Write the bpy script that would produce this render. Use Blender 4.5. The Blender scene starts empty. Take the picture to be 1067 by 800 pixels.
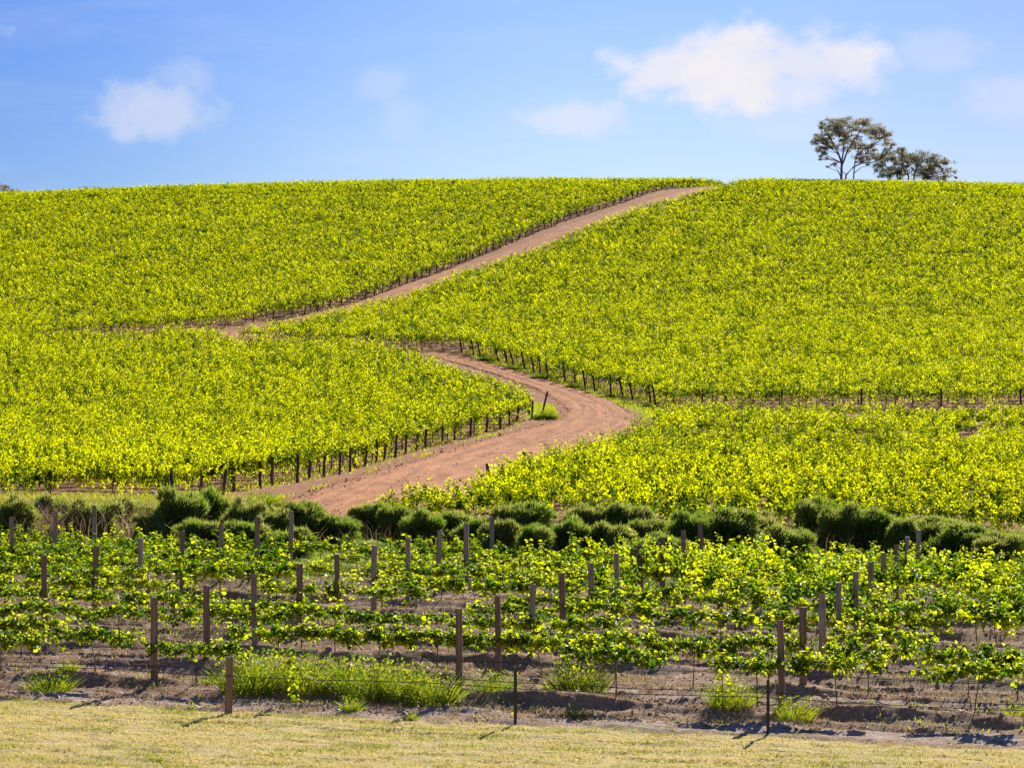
import bpy, math
import numpy as np

# ------------------------------------------------------------------ camera, sky, sun, exposure
scene = bpy.context.scene
COL = scene.collection
cam_d = bpy.data.cameras.new('camera'); cam = bpy.data.objects.new('camera', cam_d); COL.objects.link(cam)
cam.location = (0, 0, 0); cam.rotation_euler = (math.radians(90), 0, 0)
cam_d.sensor_width = 36.0; cam_d.sensor_fit = 'HORIZONTAL'
cam_d.lens = 36.0 * 2900.0 / 1067.0
cam_d.shift_y = 80.0 / 1067.0
cam_d.clip_start = 0.5; cam_d.clip_end = 20000
scene.camera = cam
scene.view_settings.view_transform = 'Standard'; scene.view_settings.look = 'None'
scene.view_settings.gamma = 1.0; scene.view_settings.use_curve_mapping = False
scene.view_settings.exposure = 0.80
scene.cycles.max_bounces = 6; scene.cycles.transmission_bounces = 4; scene.cycles.diffuse_bounces = 3
scene.cycles.glossy_bounces = 2; scene.cycles.transparent_max_bounces = 4
scene.cycles.caustics_reflective = False; scene.cycles.caustics_refractive = False

SUN_AZ = 19.0      # degrees to the right of the view direction
SUN_EL = 29.0
world = bpy.data.worlds.new("World"); scene.world = world; world.use_nodes = True
wt = world.node_tree; wt.nodes.clear()

class NB:
    """tiny node builder"""
    def __init__(s, t): s.t = t
    def n(s, typ, **kw):
        nd = s.t.nodes.new(typ)
        for k, v in kw.items(): setattr(nd, k, v)
        return nd
    def l(s, a, b): s.t.links.new(a, b)
    def put(s, sock, v):
        if isinstance(v, bpy.types.NodeSocket): s.l(v, sock)
        else: sock.default_value = v
    def m(s, op, a, b=0.0, c=None, clamp=False):
        nd = s.n('ShaderNodeMath', operation=op, use_clamp=clamp)
        s.put(nd.inputs[0], a); s.put(nd.inputs[1], b)
        if c is not None: s.put(nd.inputs[2], c)
        return nd.outputs[0]
    def mix(s, f, a, b, blend='MIX'):
        nd = s.n('ShaderNodeMix', data_type='RGBA', blend_type=blend)
        s.put(nd.inputs[0], f)
        s.put(nd.inputs[6], a if isinstance(a, bpy.types.NodeSocket) else (*a, 1)[:4])
        s.put(nd.inputs[7], b if isinstance(b, bpy.types.NodeSocket) else (*b, 1)[:4])
        return nd.outputs[2]
    def noise(s, vec, scale, detail=4.0, rough=0.55, dist=0.0):
        nd = s.n('ShaderNodeTexNoise'); nd.inputs['Scale'].default_value = scale
        nd.inputs['Detail'].default_value = detail; nd.inputs['Roughness'].default_value = rough
        nd.inputs['Distortion'].default_value = dist
        s.l(vec, nd.inputs['Vector']); return nd.outputs['Fac']
    def ramp(s, v, a, b, lo=0.0, hi=1.0):
        nd = s.n('ShaderNodeMapRange', interpolation_type='SMOOTHSTEP'); nd.clamp = True
        s.put(nd.inputs[0], v); s.put(nd.inputs[1], a); s.put(nd.inputs[2], b); s.put(nd.inputs[3], lo); s.put(nd.inputs[4], hi)
        return nd.outputs[0]
    def scaled(s, vec, sc):
        nd = s.n('ShaderNodeMapping'); nd.inputs['Scale'].default_value = sc; s.l(vec, nd.inputs['Vector']); return nd.outputs[0]

W = NB(wt)
sky = W.n('ShaderNodeTexSky', sky_type='NISHITA')
sky.sun_disc = False
sky.sun_elevation = math.radians(SUN_EL); sky.sun_rotation = math.radians(SUN_AZ)
sky.altitude = 300; sky.air_density = 1.0; sky.dust_density = 0.3; sky.ozone_density = 3.0
tc = W.n('ShaderNodeTexCoord'); sx = W.n('ShaderNodeSeparateXYZ'); W.l(tc.outputs['Generated'], sx.inputs[0])
X_, Y_, Z_ = sx.outputs
hd = W.m('SQRT', W.m('ADD', W.m('MULTIPLY', X_, X_), W.m('MULTIPLY', Y_, Y_)))
az = W.m('ARCTAN2', X_, Y_); elv = W.m('ARCTAN2', Z_, hd)
cb = W.n('ShaderNodeCombineXYZ'); W.l(az, cb.inputs[0]); W.l(elv, cb.inputs[1])
pv = cb.outputs[0]
n1 = W.noise(W.scaled(pv, (1, 1.3, 1)), 30.0, 7.0, 0.55, 0.1)
n2 = W.noise(W.scaled(pv, (1, 1.3, 1)), 75.0, 5.0, 0.6)
nn = W.m('ADD', W.m('MULTIPLY', W.m('SUBTRACT', n1, 0.5), 1.35), W.m('MULTIPLY', W.m('SUBTRACT', n2, 0.5), 1.5))
# clouds: azimuth, elevation, half width, half height (radians), amount
CL = [(-0.1270, 0.1240, 0.022, 0.0120, 0.50), (-0.118, 0.137, 0.012, 0.008, .25), (-0.0480, 0.134, 0.013, 0.0065, 0.22), (-0.0400, 0.1225, 0.010, 0.010, 0.20),
      (0.0240, 0.1225, 0.022, 0.0070, 0.60), (0.0780, 0.1385, 0.036, 0.0150, 1.0), (0.108, 0.1410, 0.030, 0.0120, 0.9), (0.056, 0.1390, 0.020, 0.010, 0.9), (.083, .1460, .020, .010, 1.0), (.095, .1330, .030, .009, .7),
      (0.10, 0.1215, 0.03, 0.009, 0.22), (0.1770, 0.1270, 0.022, 0.009, 0.30), (0.150, 0.145, 0.018, 0.008, .25),
      (0.26, 0.135, 0.05, 0.014, .7), (-0.24, 0.15, 0.05, 0.012, .5)]
dens = None
for (ca, ce, rw, rh, am) in CL:
    ea = W.m('DIVIDE', W.m('SUBTRACT', az, ca), rw); ee = W.m('DIVIDE', W.m('SUBTRACT', elv, ce), rh)
    r = W.m('SQRT', W.m('ADD', W.m('MULTIPLY', ea, ea), W.m('MULTIPLY', ee, ee)))
    e = W.m('ADD', W.m('SUBTRACT', 1.05, r), nn)
    dd_ = W.ramp(e, -0.22, 0.68, 0.0, am)
    dens = dd_ if dens is None else W.m('MAXIMUM', dens, dd_)
wis = W.ramp(W.noise(W.scaled(pv, (1, 7, 1)), 9.0, 6.0, 0.6, 0.5), 0.45, 0.8, 0.0, 0.13)
low = W.ramp(elv, 0.085, 0.17, 1.0, 0.0)
dens = W.m('MAXIMUM', dens, wis)
skyc = W.mix(1.0, sky.outputs[0], W.mix(W.ramp(elv, .08, .19), (.95, .90, .88), (.70, .79, .98)), 'MULTIPLY')
skyc = W.mix(1.0, skyc, W.mix(W.ramp(az, -.22, .02), (.50, .66, .90), (1, 1, 1)), 'MULTIPLY')
skyc = W.mix(1.0, skyc, W.mix(W.ramp(az, .04, .2), (1, 1, 1), (.86, .85, .93)), 'MULTIPLY')
skyc = W.mix(1.0, skyc, (.73, .775, .91), 'MULTIPLY')
cloudc = W.mix(W.ramp(n1, 0.35, 0.65), (6.4, 6.5, 7.4), (7.2, 6.95, 7.3))
final = W.mix(dens, skyc, cloudc)
bg = W.n('ShaderNodeBackground'); W.l(final, bg.inputs[0]); bg.inputs[1].default_value = 0.072
wo = W.n('ShaderNodeOutputWorld'); W.l(bg.outputs[0], wo.inputs[0])
scene.world.cycles.sampling_method = 'AUTOMATIC'

sl = bpy.data.lights.new('sun', 'SUN'); sl.energy = 5.0; sl.angle = math.radians(0.5); sl.color = (1.0, 0.93, 0.80)
so = bpy.data.objects.new('sun', sl); COL.objects.link(so)
from mathutils import Vector
sd = Vector((math.sin(math.radians(SUN_AZ))*math.cos(math.radians(SUN_EL)), math.cos(math.radians(SUN_AZ))*math.cos(math.radians(SUN_EL)), math.sin(math.radians(SUN_EL))))
so.rotation_euler = sd.to_track_quat('Z', 'Y').to_euler(); so.location = sd*200

rng = np.random.default_rng(7)
# ---- terrain: height (m) over plan position; camera eye is the origin, +Y looks up the hill
KD = np.array([-400.,0.,20.,54.345,84.,96.,108.,125.,155.,185.,215.,250.,285.,320.,350.,380.,405.,425.,442.,458.,475.,500.,560.,800.,4000.])
KZ = np.array([-9.0,-6.4,-5.9,-4.522,-3.25,-2.72,-2.08,-1.38,0.0,2.4,5.4,9.5,14.3,20.3,25.9,32.0,37.1,40.9,43.4,44.6,44.5,43.1,38.0,20.0,-60.0])
def _pchip_slopes(x, y):
    h = np.diff(x); dl = np.diff(y) / h
    m = np.zeros_like(y); m[0] = dl[0]; m[-1] = dl[-1]
    for i in range(1, len(y) - 1):
        if dl[i-1] * dl[i] > 0:
            w1 = 2*h[i] + h[i-1]; w2 = h[i] + 2*h[i-1]
            m[i] = (w1 + w2) / (w1/dl[i-1] + w2/dl[i])
    return m
KM = _pchip_slopes(KD, KZ)
def g_profile(d):
    d = np.clip(d, KD[0], KD[-1])
    i = np.clip(np.searchsorted(KD, d, side='right') - 1, 0, len(KD) - 2)
    h = KD[i+1] - KD[i]; t = (d - KD[i]) / h
    return ((2*t**3 - 3*t**2 + 1)*KZ[i] + (t**3 - 2*t**2 + t)*h*KM[i]
            + (-2*t**3 + 3*t**2)*KZ[i+1] + (t**3 - t**2)*h*KM[i+1])
def sstep(x, a, b):
    t = np.clip((x - a) / (b - a), 0, 1); return t*t*(3 - 2*t)
def hz(X, Y):
    X = np.asarray(X, float); Y = np.asarray(Y, float)
    z = g_profile(Y) - 0.015*np.clip(X, -60, 60)*(1 - sstep(Y, 100, 190))
    q = (np.clip(X, -350, 350) - 20) / 91.0
    z = z - sstep(Y, 240, 430)*1.8*q*q
    return z

PLAN = {"road_left": [[-11.49, 99.95], [-10.21, 109.1], [-9.35, 118.65], [-8.39, 129.1], [-6.79, 147.5], [-3.64, 166.45], [0.09, 179.65], [2.68, 187.0], [3.72, 194.55], [3.46, 202.95], [1.97, 215.15], [-0.67, 227.0], [-3.82, 238.3], [-7.14, 247.9]], "road_right": [[-6.27, 89.35], [-4.75, 96.05], [-3.29, 101.9], [-1.3, 112.55], [1.2, 131.25], [4.0, 151.7], [6.79, 169.05], [8.41, 181.3], [8.68, 192.85], [7.52, 204.65], [4.97, 216.95], [1.7, 229.8], [-1.79, 241.15], [-5.51, 251.8]], "A_edge": [[-35.07, 272.3], [-29.8, 278.3], [-22.87, 288.95], [-15.72, 307.0], [-8.97, 331.4], [0.31, 363.75], [8.25, 388.85], [17.41, 412.15], [23.28, 431.35], [27.06, 439.6]], "B_edge": [[-31.71, 249.55], [-27.41, 256.0], [-23.25, 269.2], [-17.65, 285.15], [-13.03, 294.0], [-6.34, 319.7], [0.76, 339.9], [4.17, 350.2], [12.0, 376.15], [17.86, 390.9], [23.94, 404.8]], "B_front": [[-33.55, 264.05], [-20.84, 258.85], [-12.63, 255.3], [-5.29, 253.8], [-1.47, 244.0], [0.77, 236.4], [3.24, 226.1], [5.67, 217.9], [8.05, 209.4], [11.23, 197.9], [36.72, 199.6]], "C_right": [[-22.12, 108.1], [-13.42, 112.95], [-9.08, 136.75], [-5.79, 162.35], [0.29, 184.5], [1.48, 190.35]], "C_top": [[0.99, 198.85], [-2.09, 213.0], [-4.9, 223.85], [-8.49, 238.0], [-13.15, 248.35], [-24.75, 253.15], [-36.58, 259.7], [-47.59, 258.7]], "D_left": [[-3.12, 96.8], [-1.91, 103.65], [0.28, 126.05], [3.35, 146.15], [5.86, 159.7]], "D_top": [[7.48, 168.7], [10.64, 185.35], [34.1, 185.35]], "D_bot": [[-4.62, 93.45], [17.92, 97.4]], "A_bottom": [[-37.82, 271.85], [-49.58, 269.5]]}

# ------------------------------------------------------------------ row frame of the front trellis
ROW0 = np.array([-6.993, 54.345]); EA = np.array([0.9745, -0.2244]); EN = np.array([0.2244, 0.9745])
RS = 3.048; PL = 6.153
def row_pt(j, t): return ROW0 + EN*(RS*j) + EA*(t + 0.03*j)
def st(X, Y):
    dx = X - ROW0[0]; dy = Y - ROW0[1]
    return dx*EN[0] + dy*EN[1], dx*EA[0] + dy*EA[1]

# ------------------------------------------------------------------ numeric noise
_L = rng.random((256, 256))
def vnoise(x, y):
    xi = np.floor(x).astype(int); yi = np.floor(y).astype(int); fx = x - xi; fy = y - yi
    fx = fx*fx*(3-2*fx); fy = fy*fy*(3-2*fy)
    a = _L[xi & 255, yi & 255]; b = _L[(xi+1) & 255, yi & 255]; c = _L[xi & 255, (yi+1) & 255]; d = _L[(xi+1) & 255, (yi+1) & 255]
    return (a*(1-fx)+b*fx)*(1-fy) + (c*(1-fx)+d*fx)*fy
def fbm(x, y, o=4):
    s = 0; a = 1; t = 0
    for k in range(o):
        s = s + a*vnoise(x*2**k + 17.3*k, y*2**k + 9.1*k); t += a; a *= .5
    return s/t

def lawn_edge(t): return -2.75 - 0.02*t
def relief(X, Y):
    """clods, mounded rows and wheel hollows of the tilled ground"""
    s, t = st(X, Y)
    lawn = sstep(-(s - lawn_edge(t)) + (fbm(X*1.3, Y*1.3) - .5)*0.6, -0.1, 0.1)
    near = 1 - sstep(Y, 95, 110)
    rowp = (s/RS) % 1.0
    dist = np.minimum(rowp, 1-rowp)*RS
    wob = (fbm(t*.35 + 3, s*.5) - .5)
    mound = 0.16*np.exp(-((dist + wob*.3)/0.33)**2) - 0.05*np.exp(-((dist - 0.95 + wob*.4)/0.25)**2)
    n = (fbm(t*0.9, s*2.6, 4) - .5)
    clod = (fbm(X*5, Y*5, 3) - .5)
    til = mound*sstep(s, -2.3, -1.0)*(0.45 + 1.1*vnoise(t*.5, s*.3)) + 0.19*n + 0.08*clod
    edge = 0.03*np.exp(-((s - lawn_edge(t) - 0.25)/0.25)**2)
    lw = 0.09*(fbm(t*1.4, s*3.4, 4) - .5) + .05*(fbm(X*6, Y*7, 3) - .5)
    return near*(til*(1-lawn) + edge*(1-lawn) + lw*lawn), lawn
def ground_z(X, Y):
    return hz(X, Y) + relief(np.asarray(X, float), np.asarray(Y, float))[0]

def inpoly(X, Y, poly):
    P = np.asarray(poly, float); ins = np.zeros(np.shape(X), bool); n = len(P)
    for i in range(n):
        x1, y1 = P[i]; x2, y2 = P[(i+1) % n]
        c = ((y1 > Y) != (y2 > Y))
        with np.errstate(divide='ignore', invalid='ignore'):
            xx = (x2-x1)*(Y-y1)/(y2-y1) + x1
        ins ^= c & (X < xx)
    return ins
def polydist(X, Y, line):
    P = np.asarray(line, float); best = np.full(np.shape(X), 1e9)
    for i in range(len(P)-1):
        a = P[i]; b = P[i+1]; ab = b-a; L2 = (ab**2).sum()
        h = np.clip(((X-a[0])*ab[0] + (Y-a[1])*ab[1])/L2, 0, 1)
        best = np.minimum(best, np.hypot(X-a[0]-h*ab[0], Y-a[1]-h*ab[1]))
    return best

# ------------------------------------------------------------------ mesh helpers
def mesh_np(name, V, loops, sizes, mat=None, fattr=None, vattr=None, smooth=False):
    me = bpy.data.meshes.new(name)
    V = np.ascontiguousarray(V, np.float32); loops = np.ascontiguousarray(loops, np.int32); sizes = np.ascontiguousarray(sizes, np.int32)
    me.vertices.add(len(V)); me.vertices.foreach_set('co', V.ravel())
    me.loops.add(len(loops)); me.loops.foreach_set('vertex_index', loops)
    me.polygons.add(len(sizes))
    st_ = np.zeros(len(sizes), np.int32); st_[1:] = np.cumsum(sizes)[:-1]
    me.polygons.foreach_set('loop_start', st_)
    for k, v in (fattr or {}).items():
        a = me.attributes.new(k, 'FLOAT', 'FACE'); a.data.foreach_set('value', np.ascontiguousarray(v, np.float32))
    for k, v in (vattr or {}).items():
        a = me.attributes.new(k, 'FLOAT', 'POINT'); a.data.foreach_set('value', np.ascontiguousarray(v, np.float32))
    me.update(calc_edges=True)
    if smooth: me.polygons.foreach_set('use_smooth', np.ones(len(sizes), bool))
    if mat: me.materials.append(mat)
    return me
def grid_loops(nr, nc):
    i = np.arange(nr-1)[:, None]*nc + np.arange(nc-1)[None, :]
    q = np.stack([i, i+1, i+nc+1, i+nc], -1).reshape(-1, 4)
    return q
def tube(path, radii, sides=6, cap=True):
    path = np.asarray(path, float); V = []; Q = []
    n = len(path)
    for i in range(n):
        d = path[min(i+1, n-1)] - path[max(i-1, 0)]; d = d/ (np.linalg.norm(d)+1e-9)
        up = np.array([0, 0, 1.]) if abs(d[2]) < .85 else np.array([1., 0, 0])
        a = np.cross(d, up); a /= np.linalg.norm(a); b = np.cross(d, a)
        for k in range(sides):
            w = 2*math.pi*k/sides
            V.append(path[i] + radii[i]*(math.cos(w)*a + math.sin(w)*b))
    for i in range(n-1):
        for k in range(sides):
            Q.append((i*sides+k, i*sides+(k+1) % sides, (i+1)*sides+(k+1) % sides, (i+1)*sides+k))
    F = Q
    if cap:
        F = F + [tuple(range((n-1)*sides, n*sides)), tuple(range(sides-1, -1, -1))]
    return V, F
class MB:
    def __init__(s): s.V = []; s.F = []
    def add(s, V, F):
        o = len(s.V); s.V += [tuple(v) for v in V]; s.F += [tuple(i+o for i in f) for f in F]; return s
    def mesh(s, name, mat, smooth=True):
        me = bpy.data.meshes.new(name); me.from_pydata(s.V, [], s.F); me.update()
        if smooth: me.polygons.foreach_set('use_smooth', np.ones(len(s.F), bool))
        me.materials.append(mat); return me
def link(name, me, parent=None, loc=None, rz=None):
    o = bpy.data.objects.new(name, me); COL.objects.link(o)
    if parent is not None: o.parent = parent
    if loc is not None: o.location = loc
    if rz is not None: o.rotation_euler = (0, 0, rz)
    return o
def tag(o, label, cat, group=None, kind=None):
    o['label'] = label
    if cat: o['category'] = cat
    if group: o['group'] = group
    if kind: o['kind'] = kind
    return o
def empty(name, loc, rz=0.0):
    o = bpy.data.objects.new(name, None); COL.objects.link(o); o.location = loc; o.rotation_euler = (0, 0, rz)
    o.empty_display_size = 0.3
    return o
ORD = ['zeroth','first','second','third','fourth','fifth','sixth','seventh','eighth','ninth','tenth','eleventh','twelfth','thirteenth','fourteenth','fifteenth','sixteenth','seventeenth','eighteenth','nineteenth','twentieth']
def nth(k):
    if k <= 20: return ORD[k]
    t = {2: 'twenty', 3: 'thirty', 4: 'forty', 5: 'fifty', 6: 'sixty', 7: 'seventy', 8: 'eighty'}[k//10]
    if k % 10 == 0: return t[:-1] + 'ieth'
    return t + '-' + ORD[k % 10]

# ------------------------------------------------------------------ materials
def mat_new(name):
    m = bpy.data.materials.new(name); m.use_nodes = True; t = m.node_tree; t.nodes.clear()
    return m, NB(t)
def leaf_mat(name, dark, light, tdark, tlight, tr=0.5, gloss=0.12, rough=0.35, attr='tint'):
    m, B = mat_new(name)
    a = B.n('ShaderNodeAttribute', attribute_name=attr)
    f = a.outputs['Fac']
    oi = B.n('ShaderNodeObjectInfo')
    f2 = B.m('ADD', f, B.m('MULTIPLY', B.m('SUBTRACT', oi.outputs['Random'], 0.5), 0.25), clamp=True)
    c = B.mix(f2, dark, light); tcol = B.mix(f2, tdark, tlight)
    df = B.n('ShaderNodeBsdfDiffuse'); B.l(c, df.inputs[0])
    tl = B.n('ShaderNodeBsdfTranslucent'); B.l(tcol, tl.inputs[0])
    gl = B.n('ShaderNodeBsdfAnisotropic' if False else 'ShaderNodeBsdfGlossy'); gl.inputs['Roughness'].default_value = rough
    gl.inputs['Color'].default_value = (1, 1, 1, 1)
    m1 = B.n('ShaderNodeMixShader'); m1.inputs[0].default_value = tr; B.l(df.outputs[0], m1.inputs[1]); B.l(tl.outputs[0], m1.inputs[2])
    fr = B.n('ShaderNodeFresnel'); fr.inputs[0].default_value = 1.4
    m2 = B.n('ShaderNodeMixShader'); B.l(B.m('MULTIPLY', fr.outputs[0], gloss*6, clamp=True), m2.inputs[0]); B.l(m1.outputs[0], m2.inputs[1]); B.l(gl.outputs[0], m2.inputs[2])
    o = B.n('ShaderNodeOutputMaterial'); B.l(m2.outputs[0], o.inputs[0])
    return m
M = {}
M['vine_leaf'] = leaf_mat('vine_leaf', (.014, .045, .003), (.12, .16, .003), (.09, .24, .002), (.92, 1.0, .004), tr=.68, gloss=.022, rough=.38)
M['far_leaf'] = leaf_mat('far_vine_leaf', (.012, .036, .002), (.13, .15, .003), (.045, .13, .002), (.93, .985, .002), tr=.70, gloss=.006, rough=.5)
M['grass'] = leaf_mat('grass_blade', (.05, .11, .008), (.20, .22, .02), (.16, .34, .008), (.75, .75, .03), tr=.5, gloss=.015, rough=.5)
M['shrub'] = leaf_mat('shrub_needle', (.085, .14, .012), (.36, .29, .12), (.20, .36, .02), (.56, .50, .14), tr=.56, gloss=.0, rough=.6)
M['straw'] = leaf_mat('dry_straw', (.24, .13, .07), (.68, .50, .26), (.3, .16, .08), (.62, .46, .22), tr=.35, gloss=.03, rough=.6)
M['lawn_blade'] = leaf_mat('mown_blade', (.36, .38, .02), (.92, .74, .29), (.44, .50, .02), (.94, .78, .29), tr=.3, gloss=.0, rough=.5)
M['gum_leaf'] = leaf_mat('gum_leaf', (.17, .20, .13), (.42, .36, .26), (.26, .29, .16), (.56, .47, .32), tr=.5, gloss=.0, rough=.4)
M['flower'] = leaf_mat('purple_petal', (.30, .10, .32), (.5, .2, .5), (.4, .12, .4), (.6, .25, .6), tr=.4, gloss=.03)

def wood_mat(name, c1, c2, sc=1.0):
    m, B = mat_new(name)
    t = B.n('ShaderNodeTexCoord'); oi = B.n('ShaderNodeObjectInfo')
    mp = B.n('ShaderNodeMapping'); B.l(t.outputs['Object'], mp.inputs[0]); mp.inputs['Scale'].default_value = (22*sc, 22*sc, 1.6*sc)
    ad = B.n('ShaderNodeVectorMath', operation='ADD'); B.l(mp.outputs[0], ad.inputs[0])
    cx = B.n('ShaderNodeCombineXYZ'); B.l(B.m('MULTIPLY', oi.outputs['Random'], 50.0), cx.inputs[0]); B.l(cx.outputs[0], ad.inputs[1])
    n = B.noise(ad.outputs[0], 1.0, 5, .65)
    big = B.noise(t.outputs['Object'], 2.3, 3)
    c = B.mix(B.ramp(n, .3, .7), c1, c2)
    c = B.mix(B.ramp(B.m('ADD', oi.outputs['Random'], B.m('MULTIPLY', B.m('SUBTRACT', big, .5), .5)), .25, .75), c, B.mix(1.0, c, (.62, .50, .46), 'MULTIPLY'))
    p = B.n('ShaderNodeBsdfPrincipled'); B.l(c, p.inputs['Base Color']); p.inputs['Roughness'].default_value = .85
    bp_ = B.n('ShaderNodeBump'); bp_.inputs['Strength'].default_value = .5; bp_.inputs['Distance'].default_value = .01; B.l(n, bp_.inputs['Height']); B.l(bp_.outputs[0], p.inputs['Normal'])
    o = B.n('ShaderNodeOutputMaterial'); B.l(p.outputs[0], o.inputs[0]); return m
M['post'] = wood_mat('weathered_timber', (.25, .17, .115), (.52, .40, .28))
M['end_post'] = wood_mat('dark_timber', (.075, .050, .042), (.17, .12, .10))
M['vine_bark'] = wood_mat('vine_bark', (.12, .08, .055), (.26, .19, .14), 2.0)
M['gum_bark'] = wood_mat('gum_bark', (.26, .20, .18), (.55, .48, .44), .3)
def flat_mat(name, c, rough=.6, metal=0.0):
    m, B = mat_new(name)
    t = B.n('ShaderNodeTexCoord'); n = B.noise(t.outputs['Object'], 9.0, 4)
    p = B.n('ShaderNodeBsdfPrincipled'); B.l(B.mix(n, tuple(v*.6 for v in c), tuple(v*1.4 for v in c)), p.inputs['Base Color'])
    p.inputs['Roughness'].default_value = rough; p.inputs['Metallic'].default_value = metal
    o = B.n('ShaderNodeOutputMaterial'); B.l(p.outputs[0], o.inputs[0]); return m
M['hose'] = flat_mat('black_hose', (.012, .011, .012), .5)
M['wire'] = flat_mat('galvanised_wire', (.20, .16, .13), .5, .6)
M['steel'] = flat_mat('rusty_steel', (.05, .032, .026), .7, .3)

# ground: soil, tilled clods, mown lawn and grassy verge, chosen by what grows there
m, B = mat_new('ground_soil'); M['ground'] = m
tcg = B.n('ShaderNodeTexCoord'); P3 = tcg.outputs['Object']
def at(n): return B.n('ShaderNodeAttribute', attribute_name=n).outputs['Fac']
rot = B.n('ShaderNodeMapping'); B.l(P3, rot.inputs[0]); rot.inputs['Rotation'].default_value = (0, 0, math.radians(13)); ROT = rot.outputs[0]
nA = B.noise(ROT, 2.2, 6, .65); nS = B.noise(B.scaled(ROT, (1, 3.2, 1)), 1.1, 6, .7); nF = B.noise(P3, 16.0, 5, .7); nL = B.noise(P3, .35, 4)
soil = B.mix(B.ramp(nF, .25, .75), (.22, .12, .072), (.60, .38, .25))
soil = B.mix(B.ramp(nS, .52, .66), soil, B.mix(nF, (.36, .24, .12), (.64, .46, .25)))           # straw litter
soil = B.mix(B.m('MULTIPLY', B.ramp(nL, .5, .62), .5), soil, (.17, .17, .05))
pale = B.mix(nF, (.42, .31, .25), (.70, .54, .44))
soil = B.mix(B.m('MULTIPLY', at('pale'), B.ramp(nA, .40, .55)), soil, pale)
red = B.mix(B.ramp(nA, .3, .7), (.31, .115, .048), (.47, .20, .09))
redv = B.mix(B.ramp(nS, .5, .68), red, (.33, .27, .13))
c = B.mix(at('red'), soil, redv)
lawn = B.mix(B.ramp(B.noise(B.scaled(ROT, (1, 4, 1)), 1.3, 6, .7), .30, .54), (.46, .44, .05), (.78, .60, .25))
lawn = B.mix(B.ramp(nF, .55, .75), lawn, (.30, .22, .10))
c = B.mix(at('lawn'), c, lawn)
gr = B.mix(B.ramp(nA, .3, .7), (.13, .22, .02), (.34, .40, .04))
c = B.mix(B.ramp(B.m('ADD', at('green'), B.m('MULTIPLY', B.m('SUBTRACT', nA, .5), .9)), .4, .6), c, gr)
p = B.n('ShaderNodeBsdfPrincipled'); B.l(c, p.inputs['Base Color']); p.inputs['Roughness'].default_value = .95; p.inputs['Specular IOR Level'].default_value = .15
bm_ = B.n('ShaderNodeBump'); bm_.inputs['Strength'].default_value = 1.0; bm_.inputs['Distance'].default_value = .10
B.l(B.m('ADD', nF, B.m('MULTIPLY', nS, .8)), bm_.inputs['Height']); B.l(bm_.outputs[0], p.inputs['Normal'])
o = B.n('ShaderNodeOutputMaterial'); B.l(p.outputs[0], o.inputs[0])

m, B = mat_new('road_dirt'); M['road'] = m
tcg = B.n('ShaderNodeTexCoord'); P3 = tcg.outputs['Object']
nA = B.noise(P3, .9, 6, .65); nF = B.noise(P3, 9.0, 5, .7); ac = at('across'); al = at('along')
cx = B.n('ShaderNodeCombineXYZ'); B.l(B.m('MULTIPLY', al, .12), cx.inputs[0]); B.l(B.m('MULTIPLY', ac, 9.0), cx.inputs[1])
nT = B.noise(cx.outputs[0], 1.4, 7, .75, .4)
c = B.mix(B.ramp(nT, .40, .60), (.26, .088, .030), (.62, .255, .095))
c = B.mix(B.ramp(nA, .42, .62), c, (.49, .20, .076))
c = B.mix(B.ramp(nF, .52, .70), c, (.20, .095, .055))
edge = B.m('ABSOLUTE', B.m('SUBTRACT', ac, .5))
c = B.mix(B.ramp(B.m('ADD', edge, B.m('MULTIPLY', B.m('SUBTRACT', nA, .5), .5)), .46, .58), c, (.28, .11, .05))
p = B.n('ShaderNodeBsdfPrincipled'); B.l(c, p.inputs['Base Color']); p.inputs['Roughness'].default_value = .95; p.inputs['Specular IOR Level'].default_value = .15
bm_ = B.n('ShaderNodeBump'); bm_.inputs['Strength'].default_value = .7; bm_.inputs['Distance'].default_value = .08
B.l(B.m('ADD', nF, nT), bm_.inputs['Height']); B.l(bm_.outputs[0], p.inputs['Normal'])
o = B.n('ShaderNodeOutputMaterial'); B.l(p.outputs[0], o.inputs[0])

# ------------------------------------------------------------------ plan of the blocks
A_e = [tuple(v) for v in PLAN['A_edge']][:-1] + [(29.5, 441)]; B_e = [tuple(v) for v in PLAN['B_edge']]
A_poly = [(-150, 252), (-60, 254), (-47, 258)] + [tuple(v) for v in PLAN['A_bottom'][:1]] + A_e + [(34.5, 457), (37, 482), (-170, 482)]
B_poly = [tuple(v) for v in PLAN['B_front']] + [(70, 201), (170, 202), (190, 482), (46, 482), (41, 455), (33, 428)] + B_e[::-1]
C_poly = [(-60, 107)] + [tuple(v) for v in PLAN['C_right']] + [tuple(v) for v in PLAN['C_top']] + [(-60, 250), (-110, 250), (-110, 107)]
D_poly = [(-5.2, 96.6), (-4.1, 101.0)] + [tuple(v) for v in PLAN['D_left']][1:] + [tuple(v) for v in PLAN['D_top']] + [(80, 178), (60, 90.0), (20.0, 96.4)]
ROAD_L = PLAN['road_left']; ROAD_R = PLAN['road_right']
def resample(pl, n):
    P = np.asarray(pl, float); L = np.r_[0, np.cumsum(np.hypot(*np.diff(P, axis=0).T))]
    q = np.linspace(0, L[-1], n)
    # smooth Catmull-like resample: linear then blurred
    R = np.stack([np.interp(q, L, P[:, 0]), np.interp(q, L, P[:, 1])], 1)
    k = max(3, n//22) | 1; pad = k//2
    Rp = np.vstack([np.repeat(R[:1], pad, 0), R, np.repeat(R[-1:], pad, 0)])
    out = np.stack([np.convolve(Rp[:, i], np.ones(k)/k, 'valid') for i in range(2)], 1)
    return out

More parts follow.
